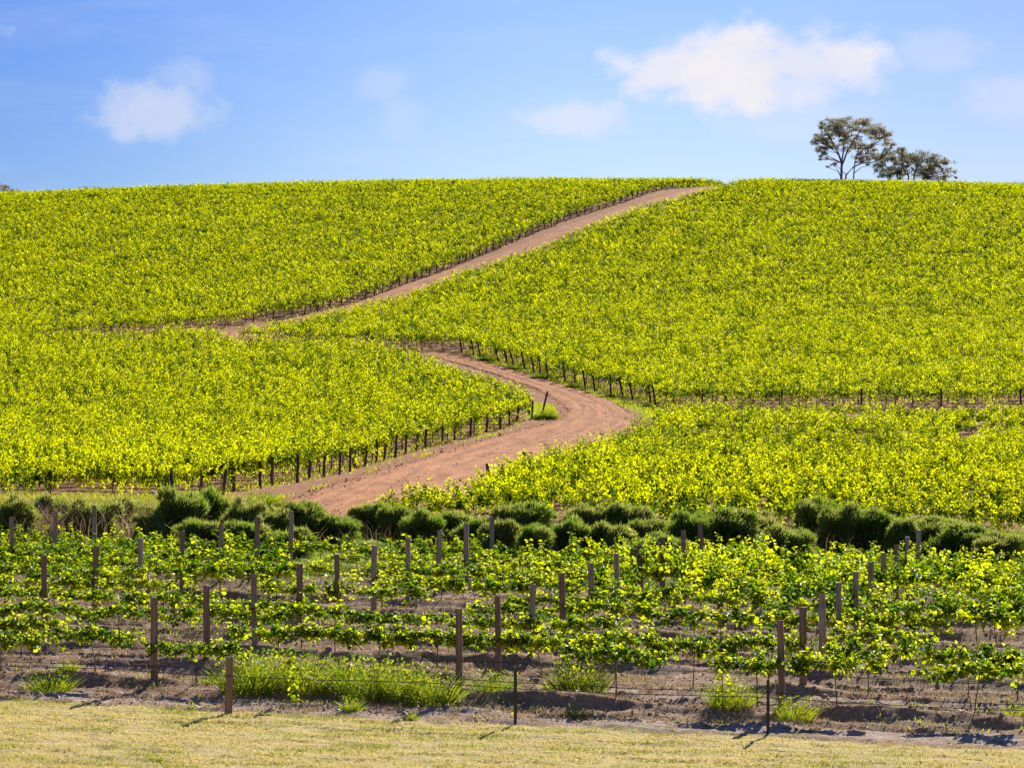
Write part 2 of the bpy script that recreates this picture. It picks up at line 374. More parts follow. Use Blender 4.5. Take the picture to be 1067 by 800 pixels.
# ------------------------------------------------------------------ ground sheet
def seg(a, b, st_): return list(np.arange(a, b, st_))
ds = seg(-300, 0, 25) + seg(0, 36, 3) + seg(36, 42, .5) + seg(42, 70, .075) + seg(70, 90, .11) + seg(90, 125, .35) + seg(125, 270, 1.0) + seg(270, 520, 2.0) + seg(520, 900, 20) + seg(900, 4001, 150)
us = sorted(set(list(np.round(np.arange(-.225, .2251, .0016), 5)) + list(np.round(np.r_[np.arange(.235, .6, .02), np.arange(.6, 3.2, .2)], 4)) + list(np.round(-np.r_[np.arange(.235, .6, .02), np.arange(.6, 3.2, .2)], 4))))
ds = np.array(ds); us = np.array(us)
Dg, Ug = np.meshgrid(ds, us, indexing='ij')
Wd = np.where(Dg < 36, 36.0, Dg)
Xg = Ug*Wd; Yg = Dg
rel, lawn_w = relief(Xg, Yg)
Zg = hz(Xg, Yg) + rel
lawn_w = np.maximum(lawn_w, 0)*(Yg < 100)
def field_soil(X, Y): return sstep(Y, 96, 108)
redw = field_soil(Xg, Yg)
# grassy ground
green = np.zeros_like(Xg)
s_, t_ = st(Xg, Yg)
green = np.maximum(green, sstep(s_, 22.5, 25.5)*(1-sstep(Yg, 100, 106))*0.75)
green = np.maximum(green, (polydist(Xg, Yg, PLAN['B_front'][4:10]) < 3.3)*0.0)
verge = [(-3.3, 246.5), (-0.6, 237), (2.2, 227), (4.9, 216), (7.6, 205.5), (9.9, 196), (10.5, 190)]
dv = polydist(Xg, Yg, verge); green = np.maximum(green, (1-sstep(dv, .5, 2.2))*0.85)
wedge = [(2.2, 188.5), (3.2, 194.5), (3.0, 202), (1.6, 204), (1.0, 196), (1.2, 190)]
iw = inpoly(Xg, Yg, wedge); green = np.maximum(green, iw*1.0)
green = np.maximum(green, (1-sstep(polydist(Xg, Yg, [(-13, 109), (-9, 114.5), (-8.2, 122)]), .3, 1.3))*0.62)
green = np.maximum(green, (1-sstep(polydist(Xg, Yg, [(-60, 104), (-12, 106.5)]), 1.0, 4.0))*0.8)
roadm = inpoly(Xg, Yg, [tuple(v) for v in ROAD_L] + [tuple(v) for v in ROAD_R[::-1]])
green = green*(1-roadm)
far = sstep(Yg, 480, 520)
green = np.maximum(green, far)
pale = (1-sstep(np.abs(s_ + 2.0), .3, 1.2)) + .6*(1-sstep(np.abs(s_ - 2.2), .2, .8)) + .4*vnoise(Xg*.3, Yg*.4)*(1-sstep(Yg, 80, 95))
q = grid_loops(len(ds), len(us))
me = mesh_np('ground', np.stack([Xg, Yg, Zg], -1).reshape(-1, 3), q.ravel(), np.full(len(q), 4), M['ground'],
             vattr={'lawn': lawn_w.ravel(), 'red': redw.ravel(), 'green': green.ravel(), 'pale': np.clip(pale, 0, 1).ravel()}, smooth=True)
g = link('ground', me); g['kind'] = 'structure'; g['label'] = 'hillside of brown and red soil with a mown strip in front'

def ribbon(name, L, R, nl, nw, lift, label, wob=.5):
    a = resample(L, nl); b = resample(R, nl)
    w = np.linspace(0, 1, nw)
    P = a[:, None, :]*(1-w)[None, :, None] + b[:, None, :]*w[None, :, None]
    al = np.r_[0, np.cumsum(np.hypot(*np.diff((a+b)/2, axis=0).T))]
    X = P[..., 0].copy(); Y = P[..., 1].copy()
    e = (np.abs(w-.5)*2)**6
    X += (fbm(al[:, None]*.5 + 0*X, w[None]*2 + 0*X + 5) - .5)*wob*2*e[None]
    Z = hz(X, Y) + lift + .05*(fbm(X*.7, Y*.7) - .5) - .05*np.exp(-((np.abs(w-.5)-.17)/.05)**2)[None, :]
    Z -= (lift + .05)*((np.abs(w-.5)*2)**10)[None, :]
    Z[0] -= lift + .08; Z[-1] -= lift + .08
    q = grid_loops(nl, nw)
    me = mesh_np(name, np.stack([X, Y, Z], -1).reshape(-1, 3), q.ravel(), np.full(len(q), 4), M['road'],
                 vattr={'across': np.broadcast_to(w, X.shape).ravel(), 'along': np.broadcast_to(al[:, None], X.shape).ravel()}, smooth=True)
    o = link(name, me); o['kind'] = 'structure'; o['label'] = label; return o
ribbon('dirt_road', ROAD_L + [[-11.0, 252.0]], ROAD_R + [[-9.5, 254.5]], 420, 26, .09, 'red dirt road bending between the vine blocks')
Bn = np.asarray(B_e + [(33, 428), (40, 453), (43, 478)], float)
Tn = Bn + np.array([-1.2, .6])
dn = np.gradient(Tn, axis=0); dn /= np.hypot(dn[:, 0], dn[:, 1])[:, None]
nrm = np.stack([-dn[:, 1], dn[:, 0]], 1)
ribbon('hill_track', [tuple(v) for v in Tn + nrm*4.8], [tuple(v) for v in Tn], 300, 16, .12, 'reddish track climbing to the ridge between two vine blocks')

# ------------------------------------------------------------------ leaves
def norm(v): return v/(np.linalg.norm(v, axis=-1, keepdims=True) + 1e-9)
def leaf_geo(P, T, N, S, hexa=True, fold=.26, wide=.86):
    """P base, T tip dir, N normal, S length -> verts, loops"""
    T = norm(T); B_ = norm(np.cross(T, N)); N = norm(np.cross(B_, T)); S = S[:, None]
    def pt(a, b, c): return P + S*(a*wide*B_ + b*T + c*N)
    n = len(P); i = np.arange(n)[:, None]
    if hexa:
        V = np.stack([pt(0, 0, 0), pt(-.50, .18, fold*.9), pt(-.42, .72, fold*.6), pt(0, 1, -.12), pt(.42, .72, fold*.6), pt(.50, .18, fold*.9)], 1).reshape(-1, 3)
        L = np.concatenate([i*6 + np.array([0, 3, 2, 1]), i*6 + np.array([0, 5, 4, 3])], 1).reshape(-1)
        return V, L, 2*n, 2
    V = np.stack([pt(0, 0, 0), pt(-.5, .5, fold), pt(0, 1, 0), pt(.5, .5, fold)], 1).reshape(-1, 3)
    L = (i*4 + np.array([0, 3, 2, 1])).reshape(-1)
    return V, L, n, 1

def vine_leaf_cloud(r, kind, nshoot, leafsize, spacing, hexa, half=1.02):
    """leaf positions of one trained vine along local X; cordon at 0.9 m"""
    P = []; T = []; N = []; S = []; Tt = []
    for k in range(nshoot):
        x0 = r.uniform(-half, half); y0 = r.normal(0, .05); z0 = .90 + r.normal(0, .03)
        if kind == 'low':
            z0 += r.normal(-.03, .07); Ls = r.uniform(.14, .36); d = np.array([r.normal(0, .8), r.normal(0, .5), r.uniform(-.4, .8)]); droop = r.uniform(.5, 1.8)
            if r.random() < .035: Ls = r.uniform(.4, .8); droop = .2; d[2] = 1.3
        elif kind == 'tall':
            z0 += r.normal(-.02, .05); up_ = r.random() < .18; Ls = r.uniform(.55, 1.0) if up_ else r.uniform(.16, .40); d = np.array([r.normal(0, .3 if up_ else .7), r.normal(0, .3 if up_ else .55), 1.2 if up_ else r.uniform(-.1, 1.0)]); droop = r.uniform(.1, 1.0)
            if r.random() < .3: Ls = r.uniform(.3, .6); d[2] = r.uniform(-.5, .3); d[1] *= 2
        else:  # hedge
            y0 = r.normal(0, .14); Ls = r.uniform(.4, 1.05); d = np.array([r.normal(0, .35), r.normal(0, .42), r.uniform(.6, 1.3)]); droop = r.uniform(.15, .9)
            if r.random() < .36: Ls = r.uniform(.35, .8); d[2] = r.uniform(-1.0, .3); d[1] *= 2.0
        tb = r.choice([-.50, .0, .40, .60]) if kind == 'hedge' else r.choice([-.30, .18, .48])
        d = d/np.linalg.norm(d)
        n = max(3, int(Ls/spacing)); pos = np.array([x0, y0, z0])
        for i in range(n):
            f = i/n
            d = d + np.array([r.normal(0, .10), r.normal(0, .10), -droop*spacing*1.2]); d /= np.linalg.norm(d)
            pos = pos + d*spacing
            if pos[2] < (.25 if kind == 'hedge' else .5): break
            for _k in range(2):
                side = np.array([r.normal(), r.normal(), r.normal(0, .4)]); side /= np.linalg.norm(side)
                P.append(pos + side*r.uniform(.01, .06)); T.append(side + d*.35 + np.array([0, 0, -.35]))
                N.append(np.array([r.normal(0, .75), r.normal(0, .75), 1.0])); S.append(leafsize*r.uniform(.7, 1.25)*(1.0 - .45*f*(r.random() > .3)))
                Tt.append(np.clip(tb + .62*f + r.normal(0, .16), 0, 1))
    return [np.array(v) for v in (P, T, N, S, Tt)]

def foliage_mesh(name, data, mat, hexa=True):
    V, L, nf, per = leaf_geo(*data[:4], hexa=hexa)
    return mesh_np(name, V, L, np.full(nf, 4), mat, fattr={'tint': np.repeat(data[4], 1) if per == 1 else np.repeat(data[4], 2)})
# note: hexa loops are written leaf by leaf, two faces each, so np.repeat keeps tint per leaf

def trunk_mesh(r, name, th=.42):
    mb = MB()
    lean = r.normal(0, .05)
    p = [(0, 0, -.1), (lean*.3, r.normal(0, .015), .25), (lean*.8, r.normal(0, .02), .6), (lean, 0, .86)]
    mb.add(*tube(p, [.038*th, .03*th, .026*th, .024*th], 6))
    for sgn in (-1, 1):
        q = [(lean, 0, .85)] + [(lean*(1-k/5) + sgn*k*.19, r.normal(0, .012), .90 + r.normal(0, .012)) for k in range(1, 6)]
        mb.add(*tube(q, [.022*th, .02*th, .018*th, .016*th, .013*th, .009*th], 5))
    for k in range(7):
        x = r.uniform(-.9, .9); h = r.uniform(.15, .5)
        mb.add(*tube([(x, 0, .9), (x + r.normal(0, .05), r.normal(0, .05), .9 + h*.6), (x + r.normal(0, .1), r.normal(0, .1), .9 + h)], [.006, .005, .003], 4))
    return mb.mesh(name, M['vine_bark'])

r0 = np.random.default_rng(3)
trunks = [trunk_mesh(r0, 'trunk') for _ in range(5)]
low = [foliage_mesh('foliage', vine_leaf_cloud(r0, 'low', 78, .100, .048, True), M['vine_leaf']) for _ in range(6)]
mid = [foliage_mesh('foliage', vine_leaf_cloud(r0, 'tall', 66, .104, .052, True), M['vine_leaf']) for _ in range(6)]
tall = [foliage_mesh('foliage', vine_leaf_cloud(r0, 'tall', 92, .108, .054, True), M['vine_leaf']) for _ in range(8)]
hedge = [foliage_mesh('foliage', vine_leaf_cloud(r0, 'hedge', 56, .115, .062, True), M['far_leaf']) for _ in range(8)]

def place_vine(x, y, rz, fol, label, group, sx=1.0, sz=1.0, rr=None):
    rr = rr or r0
    e = empty('grapevine', (float(x), float(y), float(ground_z(x, y))), rz + (math.pi if rr.random() < .5 else 0))
    tag(e, label, 'grapevine', group)
    t = link('trunk', trunks[rr.integers(len(trunks))], e); t.scale = (1, 1, 1)
    f = link('foliage', fol, e); f.scale = (sx, 1.0, sz)
    f.location.z = .9*(1-sz)
    return e

RZ = -math.asin(.2244)
def scr(x, y, z): return 533.5 + 2900*x/y, 480 - 2900*z/y     # used only to count what the frame holds
def t_at(j, px):   # distance along row j whose ground point lies in direction px
    u = (px-533.5)/2900; p = row_pt(j, 0.0)
    return (u*p[1] - p[0])/(EA[0] - u*EA[1])
used = 0
ROWNAME = {0: 'frontmost', 1: 'second', 2: 'third', 3: 'fourth', 4: 'fifth', 5: 'sixth', 6: 'seventh', 7: 'eighth', 8: 'ninth', 9: 'rearmost'}
spots0 = {0: [-1.9 - 6.9, -5.2 - .6, .85, 9.1, 13.1, 15.55], 1: [-6.6, -4.3, 1.55, 2.75, 4.9, 6.0, 7.2, 9.2, 11.2, 13.4, 15.2]}
spots0 = {0: [t_at(0, p) for p in (0, 100, 204, 642, 790, 872, 1015)], 1: [t_at(1, p) for p in (-8, 22, 290, 350, 395, 455, 505, 565, 640, 722, 800, 905, 1010, 1060)]}
for j in range(10):
    pj = row_pt(j, 0)
    if j in spots0: ts = spots0[j]
    else:
        t0 = t_at(j, -25); t1 = t_at(j, 1095)
        k0 = math.ceil((t0 - 1.03)/2.05); k1 = math.floor((t1 - 1.03)/2.05)
        ts = [1.03 + 2.05*k + r0.normal(0, .12) for k in range(k0, k1+1) if r0.random() < (.82 if j < 8 else .74)]
    cnt = 0
    for t in ts:
        x, y = row_pt(j, t); px = 533.5 + 2900*x/y
        h = ((j - 3.0)/3.4 + .35 if px > 600 else (j - 4.6)/3.6) + r0.normal(0, .4)
        fol = (low if h < .35 else (mid if h < 1.3 else tall)); fol = fol[r0.integers(len(fol))]
        cnt += 1
        where = 'low thin' if h < .35 else ('leafy' if h < 1.3 else 'tall bushy')
        if j == 0: lab = f'{where} green grapevine, {nth(cnt)} from the left along the frontmost planted trellis row'
        elif j == 9: lab = f'{where} green grapevine, {nth(cnt)} from the left along the rearmost trellis row, before the shrubs'
        else: lab = f'{where} green grapevine, {nth(cnt)} from the left in the {ROWNAME[j]} trellis row from the front'
        sz = r0.uniform(.85, 1.15)
        ve = place_vine(x, y, RZ + r0.normal(0, .05), fol, lab, 'grapevines of the front trellis rows', r0.uniform(.92, 1.08)*(1.0 if j > 1 else 0.86), sz)
        ve.scale = (1, 1, (.82 if px < 560 else .90)*(.94 if px < 600 else 1 + .08*sstep(j, 2, 5))*(.76 if j > 7 else (.9 if j == 7 else 1.0)) + r0.normal(0, .04))
        used += 1
print('front vines', used)

# ------------------------------------------------------------------ front trellis posts
def post_mesh(r, h, w, mat=None, sides=8):
    mb = MB(); V = []; 
    zs = [-.3, .02, h*.33, h*.66, h - .012, h]
    offs = [(r.normal(0, .006), r.normal(0, .006)) for _ in zs]
    base = []
    for k in range(sides):
        a = 2*math.pi*(k+.5)/sides
        rad = w*.5*(1.0 + (.10 if k % 2 else 0.0))*r.uniform(.94, 1.06)
        base.append((math.cos(a)*rad, math.sin(a)*rad))
    for i, z in enumerate(zs):
        sc = [1.06, 1.03, 1.0, .98, .97, .86][i]
        for bx_, by_ in base: V.append((bx_*sc + offs[i][0], by_*sc + offs[i][1], z + (r.normal(0, .004) if i >= 4 else 0)))
    F = []
    for i in range(len(zs)-1):
        for k in range(sides): F.append((i*sides+k, i*sides+(k+1) % sides, (i+1)*sides+(k+1) % sides, (i+1)*sides+k))
    F.append(tuple(range((len(zs)-1)*sides, len(zs)*sides)))
    return mb.add(V, F).mesh('post', mat or M['post'], smooth=False)
posts = [post_mesh(r0, 1.74, .135) for _ in range(6)]
COLN = {-2: 'left edge', -1: 'left', 0: 'centre-left', 1: 'centre', 2: 'right'}
for i in range(-2, 3):
    cnt = 0
    for j in range(10):
        x, y = row_pt(j, PL*i); px = 533.5 + 2900*x/y
        if px < -8 or px > 1075: continue
        cnt += 1
        e = link('trellis_post', posts[r0.integers(6)], None, (float(x), float(y), float(hz(x, y)) + (.0 if j else .02)))
        e.rotation_euler = (r0.normal(0, .012), r0.normal(0, .015), r0.uniform(0, 6.28))
        tag(e, f'weathered wooden trellis post, {nth(cnt)} from the front in the {COLN[i]} line of posts', 'post', 'wooden posts of the front trellis')
# short timber post and two steel pickets at the mown edge
x, y = -5.17, 50.8
e = link('trellis_post', post_mesh(r0, 1.02, .14), None, (x, y, float(hz(x, y)))); tag(e, 'short pale wooden post at the edge of the mown grass', 'post')
def picket_mesh():
    mb = MB(); h = .98; w = .028; t = .006
    pts = [(-w, -t), (w, -t), (w, 0), (t/2, 0), (t/2, w*1.2), (-t/2, w*1.2), (-t/2, 0), (-w, 0)]
    V = [(a, b, z) for z in (-.3, h) for a, b in pts]; n = len(pts)
    F = [(k, (k+1) % n, n+(k+1) % n, n+k) for k in range(n)] + [tuple(range(n, 2*n))]
    mb.add(V, F)
    return mb.mesh('picket', M['steel'], smooth=False)
pk = picket_mesh()
for (x, y, lab) in ((.06, 49.75, 'thin dark steel picket at the mown edge, near the middle of the photo'), (4.5, 48.9, 'thin dark steel picket beside a tall wooden post at the right')):
    e = link('steel_picket', pk, None, (x, y, float(hz(x, y)))); e.rotation_euler = (0, 0, r0.uniform(-.4, .4)); tag(e, lab, 'steel picket', 'steel pickets at the mown edge')

# drip hoses and wires, one per row
def strand(name, j, h, rad, mat, label, cat, grp, sag=.02, t0=None, t1=None):
    a = t_at(j, -60) if t0 is None else t0; b = t_at(j, 1130) if t1 is None else t1
    P = []
    n = int((b-a)/.8)
    for k in range(n+1):
        t = a + (b-a)*k/n; x, y = row_pt(j, t)
        f = ((t/PL) % 1.0); s = sag*4*f*(1-f)
        P.append((x, y - .075, float(hz(x, y)) + h - s + .006*math.sin(t*3.1 + j)))
    mb = MB(); mb.add(*tube(P, [rad]*len(P), 5)); o = link(name, mb.mesh(name, mat)); tag(o, label, cat, grp); return o
for j in range(-1, 10):
    if j < 2:
      nm = {-1: 'running past the short post along the mown edge'}.get(j, f'under the {ROWNAME.get(j)} trellis row of vines')
      strand('drip_hose', j, .72 if j == -1 else .42, .007, M['hose'], f'black irrigation hose {nm}', 'hose', 'black drip hoses along the front rows', .05 if j == -1 else .03)
    if j >= 0:
        strand('trellis_wire', j, .80, .0025, M['wire'], f'thin grey wire carrying the vines of the {ROWNAME[j]} trellis row', 'wire', 'cordon wires of the front trellis')

# ------------------------------------------------------------------ hillside blocks
def rows_of(poly, theta, spacing, off=0.0):
    """rows (start, end) of a block, numbered from the near side"""
    e = np.array([math.cos(theta), -math.sin(theta)]); n = np.array([math.sin(theta), math.cos(theta)])
    P = np.asarray(poly, float); a = P @ e; b = P @ n
    out = []
    k = math.ceil((b.min() - off)/spacing)
    while k*spacing + off < b.max():
        s = k*spacing + off; xs = []
        for i in range(len(P)):
            b1, b2 = b[i], b[(i+1) % len(P)]
            if (b1 > s) != (b2 > s): xs.append(a[i] + (a[(i+1) % len(P)] - a[i])*(s-b1)/(b2-b1))
        xs.sort()
        for q in range(0, len(xs)-1, 2):
            if xs[q+1]-xs[q] > 1.5: out.append((s, xs[q], xs[q+1]))
        k += 1
    return out, e, n
far_list = []     # (x, y, rot, kind)
posts_end = {'C': [], 'A': [], 'Bl': []}
def block(name, poly, theta, spacing, keep_left=None):
    rows, e, n = rows_of(poly, theta, spacing)
    res = []
    for ri, (s, a0, a1) in enumerate(rows):
        P0 = e*a0 + n*s; P1 = e*a1 + n*s
        row = []
        cnt = int((a1-a0)/1.9)
        off = r0.uniform(0, .4)
        for k in range(cnt):
            a = a1 - .95 - 1.9*k if name in ('C', 'A') else a0 + .95 + 1.9*k
            if a < a0+.4 or a > a1-.4: continue
            p = e*a + n*s
            if abs(p[0]) > .184*p[1] + 9: continue
            row.append(p)
        res.append((P0, P1, row))
    return res
thA = math.radians(4); thC = math.radians(6); thD = math.radians(8)
RA = block('A', A_poly, thA, 2.9); RB = block('B', B_poly, math.radians(1.0), 2.9)
RC = block('C', C_poly, thC, 3.0); RD = block('D', D_poly, thD, 3.3)

# vines shown one by one: the nearest of blocks C and D
budget = 300 - used
cand = []
for nm, R, th in (('D', RD, thD), ('C', RC, thC)):
    for ri, (P0, P1, row) in enumerate(R):
        vis = [p for p in row if abs(p[0]) < .184*p[1] + .3]
        vis.sort(key=lambda p: p[0])
        for k, p in enumerate(vis): cand.append((p[1], nm, ri, k, p, th))
cand.sort(key=lambda c: c[0])
chosen = cand[:budget]
chs = {(round(c[4][0], 4), round(c[4][1], 4)) for c in chosen}
for d, nm, ri, k, p, th in chosen:
    if nm == 'D': lab = f'{nth(k+1)} grapevine from left, {nth(ri+1)} row behind the shrubs, right of the dirt road'
    else: lab = f'{nth(k+1)} grapevine from left, {nth(ri+1)} row of the block left of the dirt road'
    place_vine(p[0] + r0.normal(0, .1), p[1] + r0.normal(0, .15), -th + r0.normal(0, .1), hedge[r0.integers(8)], lab,
               'near vines of the dense blocks behind the shrubs', r0.uniform(.72, .98), r0.uniform(.62, 1.22))
print('total vines as things', used + len(chosen), 'last dist', chosen[-1][0])

# all other vines of the hill, past three hundred: one object
rf = np.random.default_rng(11)
var_near = [vine_leaf_cloud(rf, 'hedge', 52, .135, .072, False, 1.05) for _ in range(10)]
var_mid = [vine_leaf_cloud(rf, 'hedge', 46, .155, .088, False, 1.05) for _ in range(10)]
var_far = [vine_leaf_cloud(rf, 'hedge', 46, .178, .108, False, 1.05) for _ in range(10)]
VV = []; LL = []; TT = []; nv = 0; nvines = 0
for nm, R, th in (('A', RA, thA), ('B', RB, math.radians(1.0)), ('C', RC, thC), ('D', RD, thD)):
    for ri, (P0, P1, row) in enumerate(R):
        rowh = rf.uniform(.95, 1.06)
        for p in row:
            if (round(p[0], 4), round(p[1], 4)) in chs: continue
            if rf.random() < (.10 if nm == 'D' else .012): continue
            dv_ = rf.uniform(.62, 1.2) if nm == 'D' else 1.0
            var = var_near if p[1] < 190 else (var_mid if p[1] < 290 else var_far)
            P, T, N, S, Tt = var[rf.integers(10)]
            a = -th + rf.normal(0, .06) + (math.pi if rf.random() < .5 else 0); ca, sa = math.cos(a), math.sin(a)
            R2 = np.array([[ca, sa, 0], [-sa, ca, 0], [0, 0, 1]])
            vig = .72 + .5*fbm(np.array(p[0]*.06), np.array(p[1]*.06), 3)
            sc = 1.12*dv_*rf.uniform(.85, 1.13)*rowh*float(vig)*(1 - .22*float(sstep(p[1], 330, 440)))
            Vp = P*np.array([1.03, 1.25, sc]) ; Vp[:, 2] += .9*(1-sc)*.6
            V, L, nf, _ = leaf_geo(Vp @ R2, T @ R2, N @ R2, S, hexa=False, wide=.72)
            x = p[0] + rf.normal(0, .08); y = p[1] + rf.normal(0, .1)
            V = V + np.array([x, y, float(hz(x, y))])
            VV.append(V); LL.append(L + nv); nv += len(V); TT.append(np.clip(Tt + rf.normal(0, .11) + .05*float(sstep(p[1], 150, 300)), 0, 1)); nvines += 1
V = np.concatenate(VV); L = np.concatenate(LL); T = np.concatenate(TT)
me = mesh_np('grapevines', V, L, np.full(len(T), 4), M['far_leaf'], fattr={'tint': T})
o = link('grapevines', me); tag(o, 'dense mass of yellow-green grapevines covering the whole hillside up to the ridge', 'grapevines', None, 'stuff')
print('far vines', nvines, 'leaves', len(T))

# trunks of the distant rows that face the roads belong with the mass as bark
mb = MB()
def small_trunk(x, y):
    z = float(hz(x, y)); l = rf.normal(0, .06)
    mb.add(*tube([(x, y, z-.1), (x+l*.5, y, z+.45), (x+l, y, z+.95)], [.04, .035, .03], 4, False))
for R in (RA, RB, RC, RD):
    for ri, (P0, P1, row) in enumerate(R):
        for k, p in enumerate(row):
            if (round(p[0], 4), round(p[1], 4)) in chs: continue
            if k < 5 or ri < 3: small_trunk(p[0], p[1])
o2 = link('vine_trunks', mb.mesh('vine_trunks', M['vine_bark'])); o2.parent = o; o2['kind'] = 'stuff'

# row-end posts along the roads
eposts = [post_mesh(r0, 1.75, .14, M['end_post'], 6) for _ in range(4)]
def end_post(x, y, lx, ly, label, group, h=1.0, cat='post'):
    e = link('row_end_post', eposts[r0.integers(4)], None, (float(x), float(y), float(hz(x, y))))
    e.rotation_euler = (ly, lx, r0.uniform(-.3, .3)); e.scale = (1, 1, h); tag(e, label, cat, group)
c = 0
for P0, P1, row in RC:
    if P1[1] > 196 or abs(P1[0]) > .19*P1[1]: continue
    c += 1
    end_post(P1[0] + r0.uniform(-.5, .1), P1[1], r0.normal(.06, .06), r0.normal(0, .04), f'dark row-end post, {nth(c)} from the near end along the left side of the dirt road', 'row-end posts left of the road', r0.uniform(.55, .80))
px_, py_ = 2.05, 192.5
end_post(px_, py_, .24, .0, 'dark post leaning right at the tip of the left block, beside bright grass', None, 1.0)
c = 0
for P0, P1, row in RB:
    if P0[1] > 256 or P0[0] > 13: continue
    c += 1
    end_post(P0[0] + r0.uniform(-.3, .3), P0[1], r0.normal(-.16, .07), r0.normal(0, .03), f'leaning row-end post, {nth(c)} from the near end along the far side of the road bend', 'row-end posts beyond the road bend', r0.uniform(.75, .95))
c = 0
for P0, P1, row in RA:
    if P1[1] > 440 or P1[1] < 283: continue
    c += 1
    end_post(P1[0] - .2, P1[1], r0.normal(.05, .12), 0, f'small dark row-end post, {nth(c)} from the bottom along the left side of the hill track', 'row-end posts beside the hill track', float(r0.uniform(.4, .68)))
P0, P1, row = RB[0]
c = 0
a = P0.copy() + np.array([3.0, 0])
while a[0] < 40:
    c += 1
    end_post(a[0], a[1] - .1, r0.normal(0, .02), 0, f'dark post, {nth(c)} from the left under the front vine row above the narrow lane', 'posts under the lane-side vine row', .8)
    a = a + np.array([5.7, -.1])
c = 0
for P0, P1, row in RD:
    if 101 < P0[1] < 160:
        c += 1
        if c not in (5, 9): continue
        end_post(P0[0] - .2, P0[1], r0.normal(-.05, .04), 0, 'dark post top among the leaves right of the dirt road, ' + ('the nearer' if c == 5 else 'the farther'), 'row-end posts right of the road', .92)

# ------------------------------------------------------------------ shrubs between the trellis and the road
def blades(r, n, base_r, hgt, wid, spread, curve=.4, dome=True, shell=.55, hvar=.3):
    """thin curved two-segment blades as strips; returns verts, loops, sizes, tint"""
    a = r.uniform(0, 2*math.pi, n); rr = np.sqrt(r.random(n))*base_r
    bx_ = np.cos(a)*rr; by_ = np.sin(a)*rr
    az_ = a + r.normal(0, .5, n)
    inc = spread*(rr/base_r)*r.uniform(.6, 1.2, n) + np.abs(r.normal(0, .12, n))
    h = hgt*(1 - hvar*r.random(n))*(np.sqrt(np.clip(1-(rr/base_r*.75)**2, 0, 1)) if dome else 1)
    D = np.stack([np.cos(az_)*np.sin(inc), np.sin(az_)*np.sin(inc), np.cos(inc)], 1)
    B0 = np.stack([bx_, by_, np.zeros(n)], 1)
    s0 = (r.random(n)*shell)[:, None] if shell > 0 else np.zeros((n, 1))
    c = curve*r.uniform(.3, 1.3, n)[:, None]*np.array([0, 0, -1.0]) + curve*.5*np.stack([np.cos(az_), np.sin(az_), 0*az_], 1)
    def pt(t): return B0 + D*h[:, None]*t + c*h[:, None]*t*t
    t0 = s0; t1 = s0 + (1-s0)*.5; t2 = np.ones((n, 1))
    p0, p1, p2 = pt(t0), pt(t1), pt(t2)
    sv = norm(np.stack([r.normal(size=n), r.normal(size=n), r.normal(0, .3, n)], 1))*wid*.5
    V = np.stack([p0-sv, p0+sv, p1+sv*.9, p1-sv*.9, p2], 1)
    V[:, :, 2] = np.maximum(V[:, :, 2], -.02)
    i = np.arange(n)[:, None]*5
    L = np.concatenate([i+np.array([0, 1, 2, 3]), i+np.array([3, 2, 4])], 1).reshape(-1)
    sz = np.tile([4, 3], n)
    return V.reshape(-1, 3), L, sz
def shrub_mesh(r, dry=.15, n=15000):
    """rounded mass of short fine needles: several overlapping puffs of unit size"""
    lobes = [(0, 0, .55, .60, .45)] + [(r.uniform(-.5, .5), r.uniform(-.45, .45), r.uniform(.30, .80), r.uniform(.20, .36), r.uniform(.18, .30)) for _ in range(15)]
    lobes += [(r.uniform(-.6, .6), r.uniform(-.5, .5), r.uniform(.75, 1.0), r.uniform(.12, .2), r.uniform(.12, .22)) for _ in range(4)]
    P = []; D = []; T = []
    for (lx, ly, lz, lr, lh) in lobes:
        m_ = int(n*(lr*lr)/1.6)
        v = norm(r.normal(size=(m_, 3))); v[:, 2] = np.where(r.random(m_) < .75, np.abs(v[:, 2]), v[:, 2])
        rad = r.uniform(.45, 1.0, m_)**.6
        P.append(np.array([lx, ly, lz]) + v*rad[:, None]*np.array([lr, lr, lh]))
        D.append(norm(v + np.array([0, 0, .55]) + r.normal(0, .3, (m_, 3))))
        t = np.clip(r.normal(.30 + r.normal(0, .12), .18, m_), 0, 1); T.append(np.where(r.random(m_) < dry, 1.0, t))
    # stems and skirts down to the ground
    m_ = n//6; a = r.uniform(0, 6.28, m_); q = np.sqrt(r.random(m_))*.75
    P.append(np.stack([np.cos(a)*q, np.sin(a)*q, r.uniform(0, .45, m_)], 1)); D.append(norm(np.stack([np.cos(a)*.4, np.sin(a)*.4, np.ones(m_)], 1) + r.normal(0, .3, (m_, 3)))); T.append(np.clip(r.normal(.35, .3, m_), 0, 1))
    P = np.concatenate(P); D = np.concatenate(D); T = np.concatenate(T); P[:, 2] = np.maximum(P[:, 2], .0)
    k = len(P); ln = (r.uniform(.09, .21, k)*np.where(r.random(k) < .03, 1.8, 1.0))[:, None]
    sv = norm(np.cross(D, r.normal(size=(k, 3))))*.009
    P1 = P + D*ln*.55 + r.normal(0, .008, (k, 3)); P2 = P + D*ln
    V = np.stack([P-sv, P+sv, P1+sv, P1-sv, P2], 1).reshape(-1, 3)
    i = np.arange(k)[:, None]*5
    L = np.concatenate([i+np.array([0, 1, 2, 3]), i+np.array([3, 2, 4])], 1).reshape(-1)
    return mesh_np('needle_foliage', V, L, np.tile([4, 3], k), M['shrub'], fattr={'tint': np.repeat(T, 2)})
rs = np.random.default_rng(21)
shrubs = [shrub_mesh(rs, d) for d in (.05, .08, .12, .2, .35, .1)]
